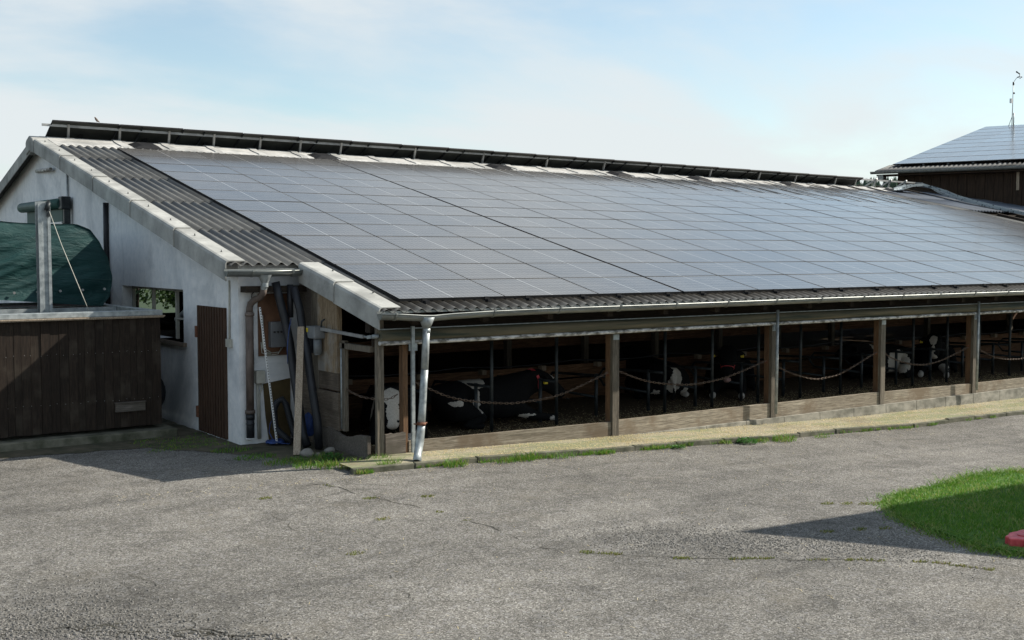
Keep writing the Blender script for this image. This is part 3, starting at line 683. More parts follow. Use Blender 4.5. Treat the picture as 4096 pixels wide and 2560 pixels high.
# roof sheets (corrugated courses, each lapping over the one below)
PITCH = 0.1795; AMP = 0.027
def corr(b, x0, x1, y0, y1, off0, off1, seg=8, sign=1):
    n = max(2, int(round((x1 - x0) / PITCH * seg))); i0 = len(b.v)
    for (y, off) in ((y0, off0), (y1, off1)):
        for k in range(n + 1):
            x = x0 + (x1 - x0) * k / n
            z = zroof(y if y <= RIDGE_Y else 2 * RIDGE_Y - y, -.078 + off) + AMP * math.cos(2 * math.pi * x / PITCH) + (zsag(x) * max(0, min(1, (y - 9) / 4.9)) if y < RIDGE_Y else zsag(x))
            b.v.append((x, y, z))
    for k in range(n): b.f.append((i0 + k, i0 + k + 1, i0 + n + 2 + k, i0 + n + 1 + k)); b.smooth.add(len(b.f) - 1)
ycs = [-.28, 2.25, 4.55, 6.85, 9.15, 11.45, RIDGE_Y]
b = MB()
for k in range(6):
    x0 = -.42 if k == 0 else -1.52
    x1 = 27.6
    if k == 0: y0, y1 = ycs[0], ycs[1] + .1
    else: y0, y1 = ycs[k] - .0, min(ycs[k + 1] + .1, RIDGE_Y - .2)
    corr(b, x0, x1, y0, y1, .011 if k else 0.0, 0.0)
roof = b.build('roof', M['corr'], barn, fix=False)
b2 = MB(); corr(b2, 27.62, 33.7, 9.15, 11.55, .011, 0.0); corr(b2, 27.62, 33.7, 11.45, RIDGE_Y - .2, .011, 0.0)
r2_ = b2.build('end_roof', M['shade_tinted_sheet'], barn, fix=False); sm = r2_.modifiers.new('thick', 'SOLIDIFY'); sm.thickness = .005; sm.offset = -1
sm = roof.modifiers.new('thick', 'SOLIDIFY'); sm.thickness = 0.005; sm.offset = -1
b = MB(); corr(b, -1.52, 33.7, RIDGE_Y + .2, 29.0, -.04, -.04, 4); rr = b.build('rear_roof', M['corr'], barn, fix=False)
sm = rr.modifiers.new('thick', 'SOLIDIFY'); sm.thickness = 0.010; sm.offset = -1
# lower plain sheets behind the panels at the right end
b = MB()
i0 = 0
def corr2(b, x0, x1, y0, y1, off):
    n = int((x1 - x0) / PITCH * 8); i0 = len(b.v)
    for y in (y0, y1):
        for k in range(n + 1):
            x = x0 + (x1 - x0) * k / n; b.v.append((x, y, zroof(y, off) + AMP * math.cos(2 * math.pi * x / PITCH)))
    for k in range(n): b.f.append((i0 + k, i0 + k + 1, i0 + n + 2 + k, i0 + n + 1 + k)); b.smooth.add(len(b.f) - 1)
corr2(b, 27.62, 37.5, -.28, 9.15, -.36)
lr = b.build('lower_roof', M['shade_tinted_sheet'], barn, fix=False)
MB().box((27.58, -.28, zroof(-.28, -.40)), (27.62, -.24, zroof(-.28, -.1))).hexa([(27.58, -.28, zroof(-.28, -.42)), (27.615, -.28, zroof(-.28, -.42)), (27.615, 9.15, zroof(9.15, -.42)), (27.58, 9.15, zroof(9.15, -.42)), (27.58, -.28, zroof(-.28, -.16)), (27.615, -.28, zroof(-.28, -.16)), (27.615, 9.15, zroof(9.15, -.16)), (27.58, 9.15, zroof(9.15, -.16))]).build('step_flashing', M['black_alu'], barn)
MB().hexa([(27.6, 9.12, zroof(9.12, -.42)), (33.7, 9.12, zroof(9.12, -.42)), (33.7, 9.16, zroof(9.12, -.42)), (27.6, 9.16, zroof(9.12, -.42)), (27.6, 9.12, zroof(9.12, -.165)), (33.7, 9.12, zroof(9.12, -.165)), (33.7, 9.16, zroof(9.12, -.165)), (27.6, 9.16, zroof(9.12, -.165))]).build('step_board', M['wood_dark'], barn)
# mounting rails up the slope under the panels, their ends with clamps at the eave
gaps = {}
def xcol(c):
    return c * PW + (0.045 if c >= 3 else 0) + (0.0 if c < 10 else 0.03)
for c in range(15):
    for fx in (.36, 1.40):
        x = xcol(c) + fx; b = MB()
        b.hexa([(x, -.05, zroof(-.05, -.060)), (x + .045, -.05, zroof(-.05, -.060)), (x + .045, 12.6, zroof(12.6, -.060)), (x, 12.6, zroof(12.6, -.060)), (x, -.05, zroof(-.05, -.037)), (x + .045, -.05, zroof(-.05, -.037)), (x + .045, 12.6, zroof(12.6, -.037)), (x, 12.6, zroof(12.6, -.037))])
        r_ = b.build('mounting_rail', M['alu'], roof)
    for fx in (.36, 1.40):
        x = xcol(c) + fx; b = MB().box((x - .010, -.10, -.070), (x + .055, -.02, -.030)).box((x - .02, -.030, -.045), (x + .060, -.002, .006))
        b.build('clamp', M['black_alu'], roof)
# verge angle pieces
def verge(b, x, y0, y1, lift, face=.30, top=.30, side=-1):
    # rounded L section: outer face at x, top running inwards
    P = []
    def zz(y): return zroof(y if y <= RIDGE_Y else 2 * RIDGE_Y - y, -.040)
    prof = [(0, -face), (0, -.05), (.018, -.012), (.05, 0), (top, 0), (top, -.014), (.05, -.014), (.03, -.024), (.016, -.055), (.016, -face)]
    i = len(b.v); n = len(prof)
    for y, lf in ((y0, lift), (y1, 0)):
        for (a, c) in prof: b.v.append((x + a - lf * .9, y, zz(y) + lf + c))
    for k in range(n): b.f.append((i + k, i + (k + 1) % n, i + n + (k + 1) % n, i + n + k))
    b.f.append(tuple(i + k for k in range(n))); b.f.append(tuple(i + n + k for k in range(n)))
vj = [2.28, 4.48, 6.71, 8.98, 11.36, 13.75]
for k in range(5):
    b = MB(); verge(b, -1.56, vj[k] + .0, vj[k + 1] + .06, .020); v = b.build('verge_piece', M['verge'], barn)
    for fy in (.25, .75):
        y = vj[k] + (vj[k + 1] - vj[k]) * fy; MB().tube([(-1.42, y, zroof(y, -.03)), (-1.42, y, zroof(y, .004))], .007, 6).tube([(-1.42, y, zroof(y, -.026)), (-1.42, y, zroof(y, -.018))], .016, 8).build('screw', M['dark_steel'], v)
for (y0, y1) in ((1.06, 2.24), (-.24, 1.10)):
    b = MB(); verge(b, -.455, y0, y1, .006 if y0 < 1 else .022, .30, .33); v = b.build('verge_piece', M['verge'], barn)
    y = (y0 + y1) / 2; MB().tube([(-.18, y, zroof(y, -.03)), (-.18, y, zroof(y, .004))], .007, 6).tube([(-.18, y, zroof(y, -.026)), (-.18, y, zroof(y, -.018))], .016, 8).build('screw', M['dark_steel'], v)
for k in range(6):
    y0 = RIDGE_Y + .05 + 2.4 * k; b = MB(); verge(b, -1.56, y0, y0 + 2.40, .0); b.build('verge_piece', M['verge'], barn)
# apex piece
zA = 3.235; zB = zroof(RIDGE_Y, -.01)
MB().prism([(13.56, zB - .12), (13.64, zB - .06), (13.9, zB + .015), (14.16, zB - .06), (14.24, zB - .12), (14.24, zB - .40), (13.9, zB - .32), (13.56, zB - .40)], 'x', -1.59, -1.22).build('apex_cap', M['verge'], barn, bevel=.02)
# ridge caps
caps = [-1.24] + [.29 + 1.118 * k for k in range(27)]
for k in range(len(caps) - 1):
    x0, x1 = caps[k], caps[k + 1] - .008
    if x0 > 29.2: break
    s0, s1 = zsag(x0), zsag(x1); b = MB()
    def zc_(y, o): return zroof(y, o)
    prof = [(13.12, zc_(13.12, -.06)), (13.17, zc_(13.17, -.042)), (13.50, zc_(13.50, -.040)), (13.66, zA - .03), (13.78, zA + .02), (13.9, zA + .04), (14.02, zA + .02), (14.12, zA - .03), (14.50, zc_(13.10, -.05)), (14.50, zc_(13.10, -.15)), (13.9, zA - .10), (13.12, zc_(13.12, -.09))]
    n = len(prof)
    b.v = [(x0, y, z + s0) for y, z in prof] + [(x1, y, z + s1) for y, z in prof]
    for q in range(n): b.f.append((q, (q + 1) % n, n + (q + 1) % n, n + q))
    b.f.append(tuple(range(n))); b.f.append(tuple(range(n, 2 * n)))
    # scalloped front flange that follows the waves
    nw = 48
    i0 = len(b.v)
    for w in range(nw + 1):
        x = x0 + (x1 - x0) * w / nw; c = math.cos(2 * math.pi * x / PITCH); s_ = s0 + (s1 - s0) * w / nw
        b.v.append((x, 13.14, zc_(13.14, -.045) + s_)); b.v.append((x, 13.00 + .02 * c, zc_(13.0, -.070) + AMP * .9 * c + .012 + s_))
    for w in range(nw): b.f.append((i0 + 2 * w, i0 + 2 * w + 1, i0 + 2 * w + 3, i0 + 2 * w + 2)); b.smooth.add(len(b.f) - 1)
    cp = b.build('ridge_cap', M['ridge'], barn)
    b = MB(); pc = [(y, z + .022) for y, z in prof[:9]] + [(y, z - .02) for y, z in prof[8::-1]]
    m = len(pc); b.v = [(x1 - .04, y, z + s1) for y, z in pc] + [(x1 + .14, y, z + s1) for y, z in pc]
    for q in range(m): b.f.append((q, (q + 1) % m, m + (q + 1) % m, m + q))
    b.f.append(tuple(range(m))); b.f.append(tuple(range(m, 2 * m)))
    b.build('collar', M['ridge'], cp)
for vx in (.84, 5.4, 10.9, 15.4, 18.8, 23.2, 29.0):
    y0, y1 = 13.02, 13.60; s_ = zsag(vx); b = MB()
    def tp(x, y, o): return (x, y, zroof(y, o + .042) + s_)
    b.hexa([tp(vx - .34, y0, -.09), tp(vx + .34, y0, -.09), tp(vx + .34, y1, -.085), tp(vx - .34, y1, -.085), tp(vx - .14, y0 + .10, -.02), tp(vx + .24, y0 + .10, -.02), tp(vx + .24, y1 - .05, -.02), tp(vx - .14, y1 - .05, -.02)])
    b.build('ridge_vent', M['black_alu'], barn, bevel=.01)
# gutters
def gutter(path, r, parent, ends=(True, True), brackets=()):
    b = MB(); n = 9; i0 = len(b.v)
    for (x, y, z) in path:
        for k in range(n):
            t = math.pi * k / (n - 1); b.v.append((x, y + r * math.cos(t), z - r * 1.05 * math.sin(t)))
    for j in range(len(path) - 1):
        for k in range(n - 1):
            a = i0 + j * n + k; b.f.append((a, a + 1, a + n + 1, a + n)); b.smooth.add(len(b.f) - 1)
    for e, j in ((ends[0], 0), (ends[1], len(path) - 1)):
        if e: b.f.append(tuple(i0 + j * n + k for k in range(n)))
    b.tube([(x, y - r - .006, z + .002) for x, y, z in path], .011, 8)
    b.quad([(path[0][0], path[0][1] + r, path[0][2] + .03), (path[-1][0], path[-1][1] + r, path[-1][2] + .03), (path[-1][0], path[-1][1] + r, path[-1][2]), (path[0][0], path[0][1] + r, path[0][2])])
    g = b.build('gutter', M['gutter'], parent, fix=False); s = g.modifiers.new('thick', 'SOLIDIFY'); s.thickness = .003
    for bx in brackets:
        q = [p for p in path if p[0] <= bx][-1]; q2 = [p for p in path if p[0] > bx][0]
        t = (bx - q[0]) / (q2[0] - q[0]); zc = q[2] + (q2[2] - q[2]) * t; yc = q[1] + (q2[1] - q[1]) * t
        bb = MB(); m = 8; rr_ = r + .006
        for k in range(m):
            t0, t1 = math.pi * k / m, math.pi * (k + 1) / m
            bb.quad([(bx, yc + rr_ * math.cos(t0), zc - rr_ * 1.05 * math.sin(t0)), (bx, yc + rr_ * math.cos(t1), zc - rr_ * 1.05 * math.sin(t1)), (bx + .028, yc + rr_ * math.cos(t1), zc - rr_ * 1.05 * math.sin(t1)), (bx + .028, yc + rr_ * math.cos(t0), zc - rr_ * 1.05 * math.sin(t0))])
        bb.box((bx, yc - rr_ - .018, zc - .006), (bx + .028, yc - rr_ + .006, zc + .02))
        x = bb.build('gutter_bracket', M['gutter'], g, fix=False); s = x.modifiers.new('t', 'SOLIDIFY'); s.thickness = .004
    return g
gutter([(-1.62, 2.15, .365), (-1.0, 2.15, .358), (-.34, 2.15, .372)], .072, barn, brackets=(-1.25, -.62))
gp = [(-.50, -.335, -.178), (-.2, -.335, -.190), (.12, -.335, -.215), (.30, -.335, -.222), (.6, -.335, -.205), (1.2, -.335, -.190), (2.2, -.335, -.180), (4.5, -.335, -.178), (8, -.335, -.165), (16, -.335, -.160), (33.7, -.335, -.158)]
gutter(gp, .072, barn, brackets=[-.30] + [1.28 + 1.16 * k for k in range(27)])
# funnels and downpipes
def funnel(b, c, r0, r1, h):
    b.tube([(c[0], c[1], c[2]), (c[0], c[1], c[2] - h)], [r0, r1], 16, cap=False); b.tube([(c[0], c[1], c[2] - h), (c[0], c[1], c[2] - h - .06)], r1, 14, cap=False)
b = MB(); funnel(b, (.22, -.335, -.24), .115, .052, .15)
b.tube([(.215, -.335, -.42), (.205, -.335, -.60), (.185, -.335, -.95)], .050, 16, cap=False)
b.tube([(.185, -.335, -.95), (.165, -.335, -1.2), (.145, -.335, -1.5), (.13, -.335, -1.70)], [.051, .050, .051, .053], 16, cap=False)
b.tube([(.13, -.335, -1.70), (.12, -.335, -1.78), (.105, -.335, -1.90), (.085, -.34, -2.0), (.03, -.40, -2.10), (-.02, -.47, -2.17)], [.054, .058, .066, .060, .056, .064], 16, cap=False, flat=[1, .8, .6, .75, .9, .8])
dp = b.build('downpipe', M['galv'], barn, fix=False); s = dp.modifiers.new('t', 'SOLIDIFY'); s.thickness = .003
MB().tube([(.132, -.335, -1.66), (.128, -.335, -1.70)], .062, 16).tube([(.20, -.335, -1.68), (.235, -.30, -1.68)], .010, 6).tube([(.06, -.335, -1.68), (.03, -.30, -1.68)], .010, 6).build('pipe_clamp', M['rust'], dp)
b = MB(); funnel(b, (-1.03, 2.15, .31), .105, .050, .12)
b.tube([(-1.035, 2.16, .17), (-1.035, 2.18, .10)], .048, 14, cap=False); d1 = b.build('downpipe', M['galv'], barn, fix=False)
MB().tube([(-1.035, 2.18, .12), (-1.03, 2.21, .05), (-1.05, 2.27, -.02), (-1.10, 2.36, -.06), (-1.15, 2.40, -.12), (-1.165, 2.41, -.20), (-1.165, 2.41, -.26)], .050, 14).build('elbow', M['brown_pipe'], d1)
MB().tube([(-1.165, 2.41, -.24), (-1.17, 2.42, -1.74)], .058, 16).tube([(-1.165, 2.41, -.30), (-1.165, 2.41, -.26)], .068, 16).tube([(-1.17, 2.42, -1.70), (-1.17, 2.42, -1.75)], .074, 16).build('lower_pipe', M['brown_pipe'], d1)
MB().tube([(-1.17, 2.42, -1.75), (-1.17, 2.42, -2.12)], .060, 16).tube([(-1.17, 2.42, -1.84), (-1.17, 2.42, -1.76)], .066, 16).tube([(-1.17, 2.42, -1.92), (-1.17, 2.42, -1.89)], .064, 16).build('inlet', M['rubber'], d1)
MB().tube([(-1.17, 2.42, -2.13), (-1.17, 2.42, -2.115)], .066, 16).build('ring', M['white_paint'], d1)
MB().tube([(-1.02, 2.44, .1), (-1.10, 2.47, .02), (-1.11, 2.47, -.25), (-1.10, 2.45, -.6), (-1.09, 2.45, -1.0), (-1.10, 2.46, -1.3)], .008, 6).build('cable', M['rubber'], barn)
# electrical back board with switch box, conduits, lower boards
eb = MB().box((-1.0, 2.47, -.91), (-.50, 2.497, .02)).build('electrical_board', M['plyboard'], barn)
sbx = MB().box((-.85, 2.36, -.78), (-.57, 2.468, -.40)).build('switch_box', M['box_grey'], eb, bevel=.008)
for k, kx in enumerate((-.80, -.745, -.69, -.635)): MB().tube([(kx, 2.36, -.55), (kx, 2.335, -.55)], .014, 8).build('knob', M['black'] if k < 3 else M['red'], sbx)
MB().tube([(-.95, 2.45, -.30), (-.94, 2.45, -.78), (-.90, 2.45, -.86), (-.82, 2.45, -.88)], .016, 8).tube([(-.97, 2.455, -.7), (-.96, 2.455, -.86), (-.85, 2.455, -.90), (-.7, 2.455, -.89), (-.65, 2.455, -.80)], .007, 6).tube([(-.92, 2.455, -.8), (-.80, 2.455, -.87), (-.68, 2.455, -.86), (-.62, 2.455, -.79)], .006, 6).build('conduit', M['cream'], eb)
MB().box((-1.07, 2.40, -1.31), (-.93, 2.497, -1.12)).build('junction_box', M['cream'], barn, bevel=.006)
MB().tube([(-1.03, 2.47, -1.31), (-1.02, 2.47, -2.15)], .017, 8).tube([(-.99, 2.46, -1.31), (-.955, 2.455, -1.37), (-.985, 2.46, -1.43), (-1.0, 2.47, -1.5), (-.99, 2.47, -2.15)], .013, 8).build('conduit', M['cream'], barn)
MB().prism([(-.93, -1.33), (-.5, -1.27), (-.5, -2.18), (-.85, -2.18), (-.90, -1.8)], 'y', 2.475, 2.498).build('back_board', M['ochreboard'], barn)
MB().box((-1.28, 2.24, .05), (-.32, 2.46, .14)).build('soffit', M['wood_dark'], barn)
# curtain drive motor with telescopic arm
mo = MB().box((-.52, 1.58, -.62), (-.345, 1.86, -.44)).build('winch_motor', M['grey_paint'], barn, bevel=.012)
MB().tube([(-.43, 1.66, -.63), (-.43, 1.66, -.84)], .062, 14).tube([(-.43, 1.66, -.84), (-.43, 1.66, -.86)], .05, 14).build('motor_body', M['grey_paint'], mo)
MB().box((-.50, 1.78, -.84), (-.38, 1.95, -.62)).build('control_housing', M['rubber'], mo)
MB().box((-.524, 1.79, -.53), (-.520, 1.85, -.47)).build('sticker', M['yellow'], mo)
MB().box((-.41, 1.84, -.83), (-.47, 1.955, -.81)).build('cable_gland', M['white_paint'], mo)
MB().bar((-.42, 1.56, -.475), (-.34, .40, -.525), .045, .045).build('telescopic_arm', M['alu'], mo)
MB().tube([(-.34, .42, -.522), (-.335, .30, -.527)], .014, 8).bar((-.335, .30, -.527), (-.33, .18, -.51), .035, .045).tube([(-.34, .16, -.51), (-.27, .10, -.50)], .03, 12).build('universal_joint', M['galv'], mo)
MB().tube([(-.44, 1.52, -.44), (-.44, 1.50, -.36), (-.40, 1.48, -.33)], .014, 8).tube([(-.36, 1.62, -.5), (-.36, 1.50, -.5)], .03, 10).build('shaft', M['dark_steel'], mo)
# hanging fixtures along the ridge beam are not visible; interior partitions
for x in (2.2, 3.47, 4.66, 5.85, 7.0, 8.2, 9.37, 10.56, 11.75, 12.9, 14.1, 15.3, 16.5, 17.7, 18.9, 20.1, 21.3, 22.5, 24.0, 26.0, 1.0):
    t = thing('cubicle_divider', '', 'stall divider', (x, 1.0, -2.15), 'stall dividers behind the barn front')
    MB().tube([(x, 1.0, -2.16), (x, 1.0, -.45)], .028, 10).build('post', M['dark_steel'], t)
    MB().tube([(x - .04, 1.38, -2.16), (x - .04, 1.38, -1.42)], .030, 8).build('post', M['dark_steel'], t)
    MB().tube([(x, 1.0, -1.45), (x - .04, 1.4, -1.45), (x - .04, 2.6, -1.50), (x - .04, 2.75, -1.65), (x - .04, 2.6, -1.8), (x - .04, 1.4, -1.82)], .024, 8).build('rail', M['dark_steel'], t)
    t['label'] = 'dark steel tube stall divider standing in the barn at '
divs = sorted([o for o in C.objects if o.name.startswith('cubicle_divider')], key=lambda o: o.location.x)
for k, o in enumerate(divs):
    if k < 20: o['label'] = 'dark steel stall divider behind the barn front, %s from the left corner' % ORD[k]
    else: o['label'] = 'dark steel tube stall divider farthest right behind the barn front'
rw = thing('lying_row_wall', 'dark plank wall between the rows of stalls inside the barn', 'partition', (10, 3.6, -2.15))
MB().box((SX + .4, 3.56, -1.74), (33, 3.62, -1.50)).build('plank', M['wood_warm'], rw)
MB().box((SX + .4, 3.60, -2.15), (33, 3.66, -1.78)).build('plank', M['wood_warm'], rw)
MB().box((SX + .4, 5.74, -1.35), (33, 5.80, -1.05)).build('plank', M['wood_warm'], rw)
for k in range(22):
    x = 1.0 + 1.35 * k; MB().box((x - .05, 3.42, -1.56), (x + .05, 3.55, -1.47)).build('beam_end', M['wood_plank'], rw)
for k in range(16):
    x = 1.7 + 2.05 * k
    MB().box((x - .06, 5.6, -2.15), (x + .06, 5.72, zroof(5.6, -.37))).build('roof_post', M['wood_grey_v'], rw)
pts = [(.3 + .8 * k, 2.6, -1.30 - .05 * math.sin(math.pi * ((k * .8) % 2.4) / 2.4)) for k in range(40)]
tag(MB().tube(pts, .010, 6).build('neck_rope', M['rubber'], origin=(10, 2.6, -1.3)), 'dark neck cable sagging along the stalls inside the barn', 'cable')

# chains
LINK = MB()
def link_mesh():
    b = MB(); P = []; n = 12; Lh, Wd = .030, .0125
    for k in range(n):
        t = 2 * math.pi * k / n; P.append(Vector((Lh * math.cos(t) * 1.0, Wd * math.sin(t), 0)))
        P[-1].x = max(-.021, min(.021, P[-1].x * 1.5)) + (P[-1].x * .3)
    r = .0048; m = 5
    for k in range(n):
        d = (P[(k + 1) % n] - P[k - 1]).normalized(); s = d.cross(Vector((0, 0, 1)))
        for j in range(m):
            a = 2 * math.pi * j / m; b.v.append(tuple(P[k] + s * math.cos(a) * r + Vector((0, 0, 1)) * math.sin(a) * r))
    for k in range(n):
        for j in range(m):
            b.f.append((k * m + j, k * m + (j + 1) % m, ((k + 1) % n) * m + (j + 1) % m, ((k + 1) % n) * m + j))
    return b
LM = link_mesh()
def chain(pts, label):
    # pts control points in 3-D; smooth by quadratic segments (Catmull-Rom)
    P = [Vector(p) for p in pts]; Q = []
    for k in range(len(P) - 1):
        p0 = P[max(k - 1, 0)]; p1 = P[k]; p2 = P[k + 1]; p3 = P[min(k + 2, len(P) - 1)]
        for i in range(24):
            t = i / 24; Q.append(.5 * ((2 * p1) + (-p0 + p2) * t + (2 * p0 - 5 * p1 + 4 * p2 - p3) * t * t + (-p0 + 3 * p1 - 3 * p2 + p3) * t ** 3))
    Q.append(P[-1]); b = MB(); acc = 0; step = .052; k = 0; tw = 0
    nxt = step / 2
    for i in range(len(Q) - 1):
        seg = (Q[i + 1] - Q[i]).length
        while acc + seg >= nxt:
            t = (nxt - acc) / seg; c = Q[i].lerp(Q[i + 1], t); d = (Q[i + 1] - Q[i]).normalized()
            up = Vector((0, -1, .15)); s = up.cross(d).normalized(); u = d.cross(s)
            if k % 2: s, u = u, -s
            i0 = len(b.v)
            for v in LM.v: b.v.append(tuple(c + d * v[0] * 1.0 + s * v[1] + u * v[2]))
            for f in LM.f: b.f.append(tuple(i0 + q for q in f)); b.smooth.add(len(b.f) - 1)
            k += 1; nxt += step
        acc += seg
    o = b.build('chain', M['chain'], origin=P[0]); return tag(o, label, 'chain', 'chains hung across the open bays')
chain([(SX + .0, 1.1, -1.30), (-.24, .65, -1.39), (-.05, .3, -1.40), (.12, .26, -1.33)], 'short rusty chain across the narrow corner bay')
chain([(.30, .2, -1.16), (.46, .2, -1.23), (.87, .2, -1.41), (1.26, .2, -1.51), (1.77, .2, -1.58), (2.19, .2, -1.6), (2.96, .2, -1.53), (3.86, .2, -1.26)], 'rusty chain sagging across the bay right of the downpipe')
chain([(4.05, .2, -1.23), (4.69, .2, -1.44), (5.34, .2, -1.54), (5.87, .2, -1.56), (6.56, .2, -1.49), (7.5, .2, -1.27)], 'rusty chain sagging in front of the cow with a red halter')
chain([(7.72, .2, -1.33), (7.95, .2, -1.44), (8.34, .2, -1.57), (8.81, .2, -1.67), (9.1, .2, -1.67), (9.62, .2, -1.6), (10.6, .2, -1.27)], 'rusty chain sagging across the third wide bay from the left')
chain([(10.8, .2, -1.26), (11.17, .2, -1.43), (11.9, .2, -1.58), (12.63, .2, -1.55), (13.65, .2, -1.31)], 'rusty chain sagging in front of the white-faced cow')
chain([(13.9, .2, -1.33), (14.57, .2, -1.56), (15.24, .2, -1.65), (15.9, .2, -1.62), (16.9, .2, -1.33)], 'rusty chain across the farthest bay at the right edge')

# ------------------------------------------------------------------ solar panels on the long roof
def panel_meshes():
    w, h, t = PW - .004, 0.990, .035
    f = MB(); fw = .008
    f.box((0, 0, -t), (w, fw, 0)).box((0, h - fw, -t), (w, h, 0)).box((0, fw, -t), (fw, h - fw, 0)).box((w - fw, fw, -t), (w, h - fw, 0))
    fo = f.build('frame', M['black_alu'])
    g = MB(); g.quad([(fw, fw, -.003), (w - fw, fw, -.003), (w - fw, h - fw, -.003), (fw, h - fw, -.003)], [(0, 0), (1, 0), (1, 1), (0, 1)])
    g.quad([(fw, fw, -.010), (fw, h - fw, -.010), (w - fw, h - fw, -.010), (w - fw, fw, -.010)], [(0, 0), (0, 1), (1, 1), (1, 0)], mi=1)
    go = g.build('glass', [M['panel'], M['back_sheet']], fix=False)
    return fo, go
fo, go = panel_meshes()
first = True
rnd = random.Random(11)
for c in range(15):
    for r_ in range(13):
        e = bpy.data.objects.new('solar_panel', None); C.objects.link(e); e.empty_display_size = .1
        yy = (r_ + .008) * CR; e.location = (xcol(c) + .002, yy, zroof(yy) + (zsag(xcol(c)) * 1.0 * max(0, (r_ - 8) / 4)))
        e.rotation_euler = (RP + R(rnd.uniform(-.10, .10)), R(rnd.uniform(-.07, .07)), 0)
        tag(e, 'dark solar panel, %s row above the barn eave, %s from the left' % (ORD[r_], ORD[c]), 'solar panel', 'solar panels covering the long barn roof')
        if first: a, g = fo, go; first = False
        else:
            a = fo.copy(); g = go.copy(); C.objects.link(a); C.objects.link(g)
        a.parent = e; g.parent = e

# ------------------------------------------------------------------ raised rack of panels along the ridge, seen from behind
def rz(x): return -.0068 * max(0, x)      # line falls to the right as in the ridge
RT = Vector((0, 13.62, 3.64)); RB = Vector((0, 14.36, 3.30))
rack = thing('ridge_rack', 'aluminium rack standing along the ridge with bare end at the right', 'mounting rack', (14, 14.3, 3.3))
rx = [-.73, .43, 1.6, 2.72, 3.93, 5.03, 6.19, 8.45, 10.72, 13.02, 15.25, 17.57, 19.87, 22.23, 24.1, 26.27, 27.42, 28.54, 29.42, 30.35]
def rr_z(x): return -.0047 * max(0, x)
MB().bar((-1.33, 13.78, 3.535), (31.45, 13.78, 3.535 + rr_z(31.45)), .04, .055).build('rail', M['alu'], rack)
MB().bar((-1.28, 14.28, 3.30), (31.3, 14.28, 3.30 + rr_z(31.3)), .04, .04).build('rail', M['alu'], rack)
for x in rx:
    MB().bar((x, 13.92, 3.22 + rr_z(x)), (x - .03, 13.745, 3.575 + rr_z(x)), .045, .05, (1, 0, 0)).box((x - .09, 13.74, 3.245 + zsag(x)), (x + .09, 14.05, 3.262 + zsag(x))).build('strut', M['alu'], rack)
    if x > 27.5: MB().bar((x - .03, 13.70, 3.59 + rr_z(x)), (x - .03, 14.5, 3.20 + rr_z(x)), .05, .05, (1, 0, 0)).build('carrier', M['alu'], rack)
for x in [.9 + 1.513 * k for k in range(17)]:
    MB().bar((x, 13.66, 3.595 + rz(x)), (x, 14.36, 3.262 + rz(x)), .035, .03, (1, 0, 0)).build('carrier', M['dark_steel'], rack)
d = (RB - RT); pn = MB(); w, L_ = 1.497, d.length
pn.box((0, 0, -.035), (w, .012, 0)).box((0, L_ - .012, -.035), (w, L_, 0)).box((0, .012, -.035), (.012, L_ - .012, 0)).box((w - .012, .012, -.035), (w, L_ - .012, 0))
pn.quad([(.012, .012, -.003), (w - .012, .012, -.003), (w - .012, L_ - .012, -.003), (.012, L_ - .012, -.003)], [(0, 0), (1, 0), (1, 1), (0, 1)], mi=1)
pn.quad([(.012, .012, -.009), (.012, L_ - .012, -.009), (w - .012, L_ - .012, -.009), (w - .012, .012, -.009)], mi=2)
pn.box((w / 2 - .06, L_ - .22, -.03), (w / 2 + .06, L_ - .12, -.0095), mi=0)
po = pn.build('solar_panel', [M['black_alu'], M['panel'], M['back_sheet']], fix=False)
ang = math.atan2(d.z, d.y)
for k in range(19):
    o = po if k == 0 else po.copy()
    if k: C.objects.link(o)
    x = -1.14 + 1.513 * k
    o.location = (x, RT.y, RT.z + rz(x)); o.rotation_euler = (ang, 0, 0)
    tag(o, 'raised solar panel on the ridge rack, back showing, %s from the left' % ORD[k], 'solar panel', 'raised solar panels along the ridge')

# ------------------------------------------------------------------ big dark hall behind on the right
E0 = Vector((-7.8 + .799 * 48.6, -13.57 + .602 * 48.6)); ed = Vector((.370, -.929)).normalized(); up_ = Vector((.929, .370)).normalized()
ZG = .6 + .0682 * 48.6; RS = math.tan(R(9.8)); RUN = 20.6; LEN = 22
def H(s, t, z): q = E0 + ed * s + up_ * t; return (q.x, q.y, z)
hall = thing('farm_hall', 'tall dark brown timber hall with solar roof behind the right end of the barn', 'hall', H(8, 8, -2.6))
def hbox(b, s0, s1, t0, t1, z0, z1, mi=0):
    b.hexa([H(s0, t0, z0), H(s1, t0, z0), H(s1, t1, z0), H(s0, t1, z0), H(s0, t0, z1), H(s1, t0, z1), H(s1, t1, z1), H(s0, t1, z1)], mi)
def hz_(t): return ZG + .03 + t * RS if t <= RUN else ZG + .03 + (2 * RUN - t) * RS
b = MB(); n = 64
for k in range(n):
    s0 = .75 + (LEN - .75) * k / n; s1 = .75 + (LEN - .75) * (k + 1) / n; hbox(b, s0, s1 - .012, .55 - .012 * (k % 2), .75, -2.8, ZG + .05)
b.build('wall', M['wood_far'], hall)
b = MB(); b.v = [H(.75, .56, -2.8), H(.75, 2 * RUN - .56, -2.8), H(.75, 2 * RUN - .56, hz_(.56) - .1), H(.75, RUN, hz_(RUN) - .1), H(.75, .56, hz_(.56) - .1)]; b.f = [(0, 1, 2, 3, 4)]
b.build('gable', M['wood_far'], hall, fix=False)
b = MB(); n = int(LEN / PITCH * 6)
for t in (-.05, 2.2):
    for k in range(n + 1):
        s = LEN * k / n; b.v.append(H(s, t, hz_(t) + .03 * math.cos(2 * math.pi * s / PITCH)))
for k in range(n): b.f.append((k, k + 1, n + 2 + k, n + 1 + k)); b.smooth.add(len(b.f) - 1)
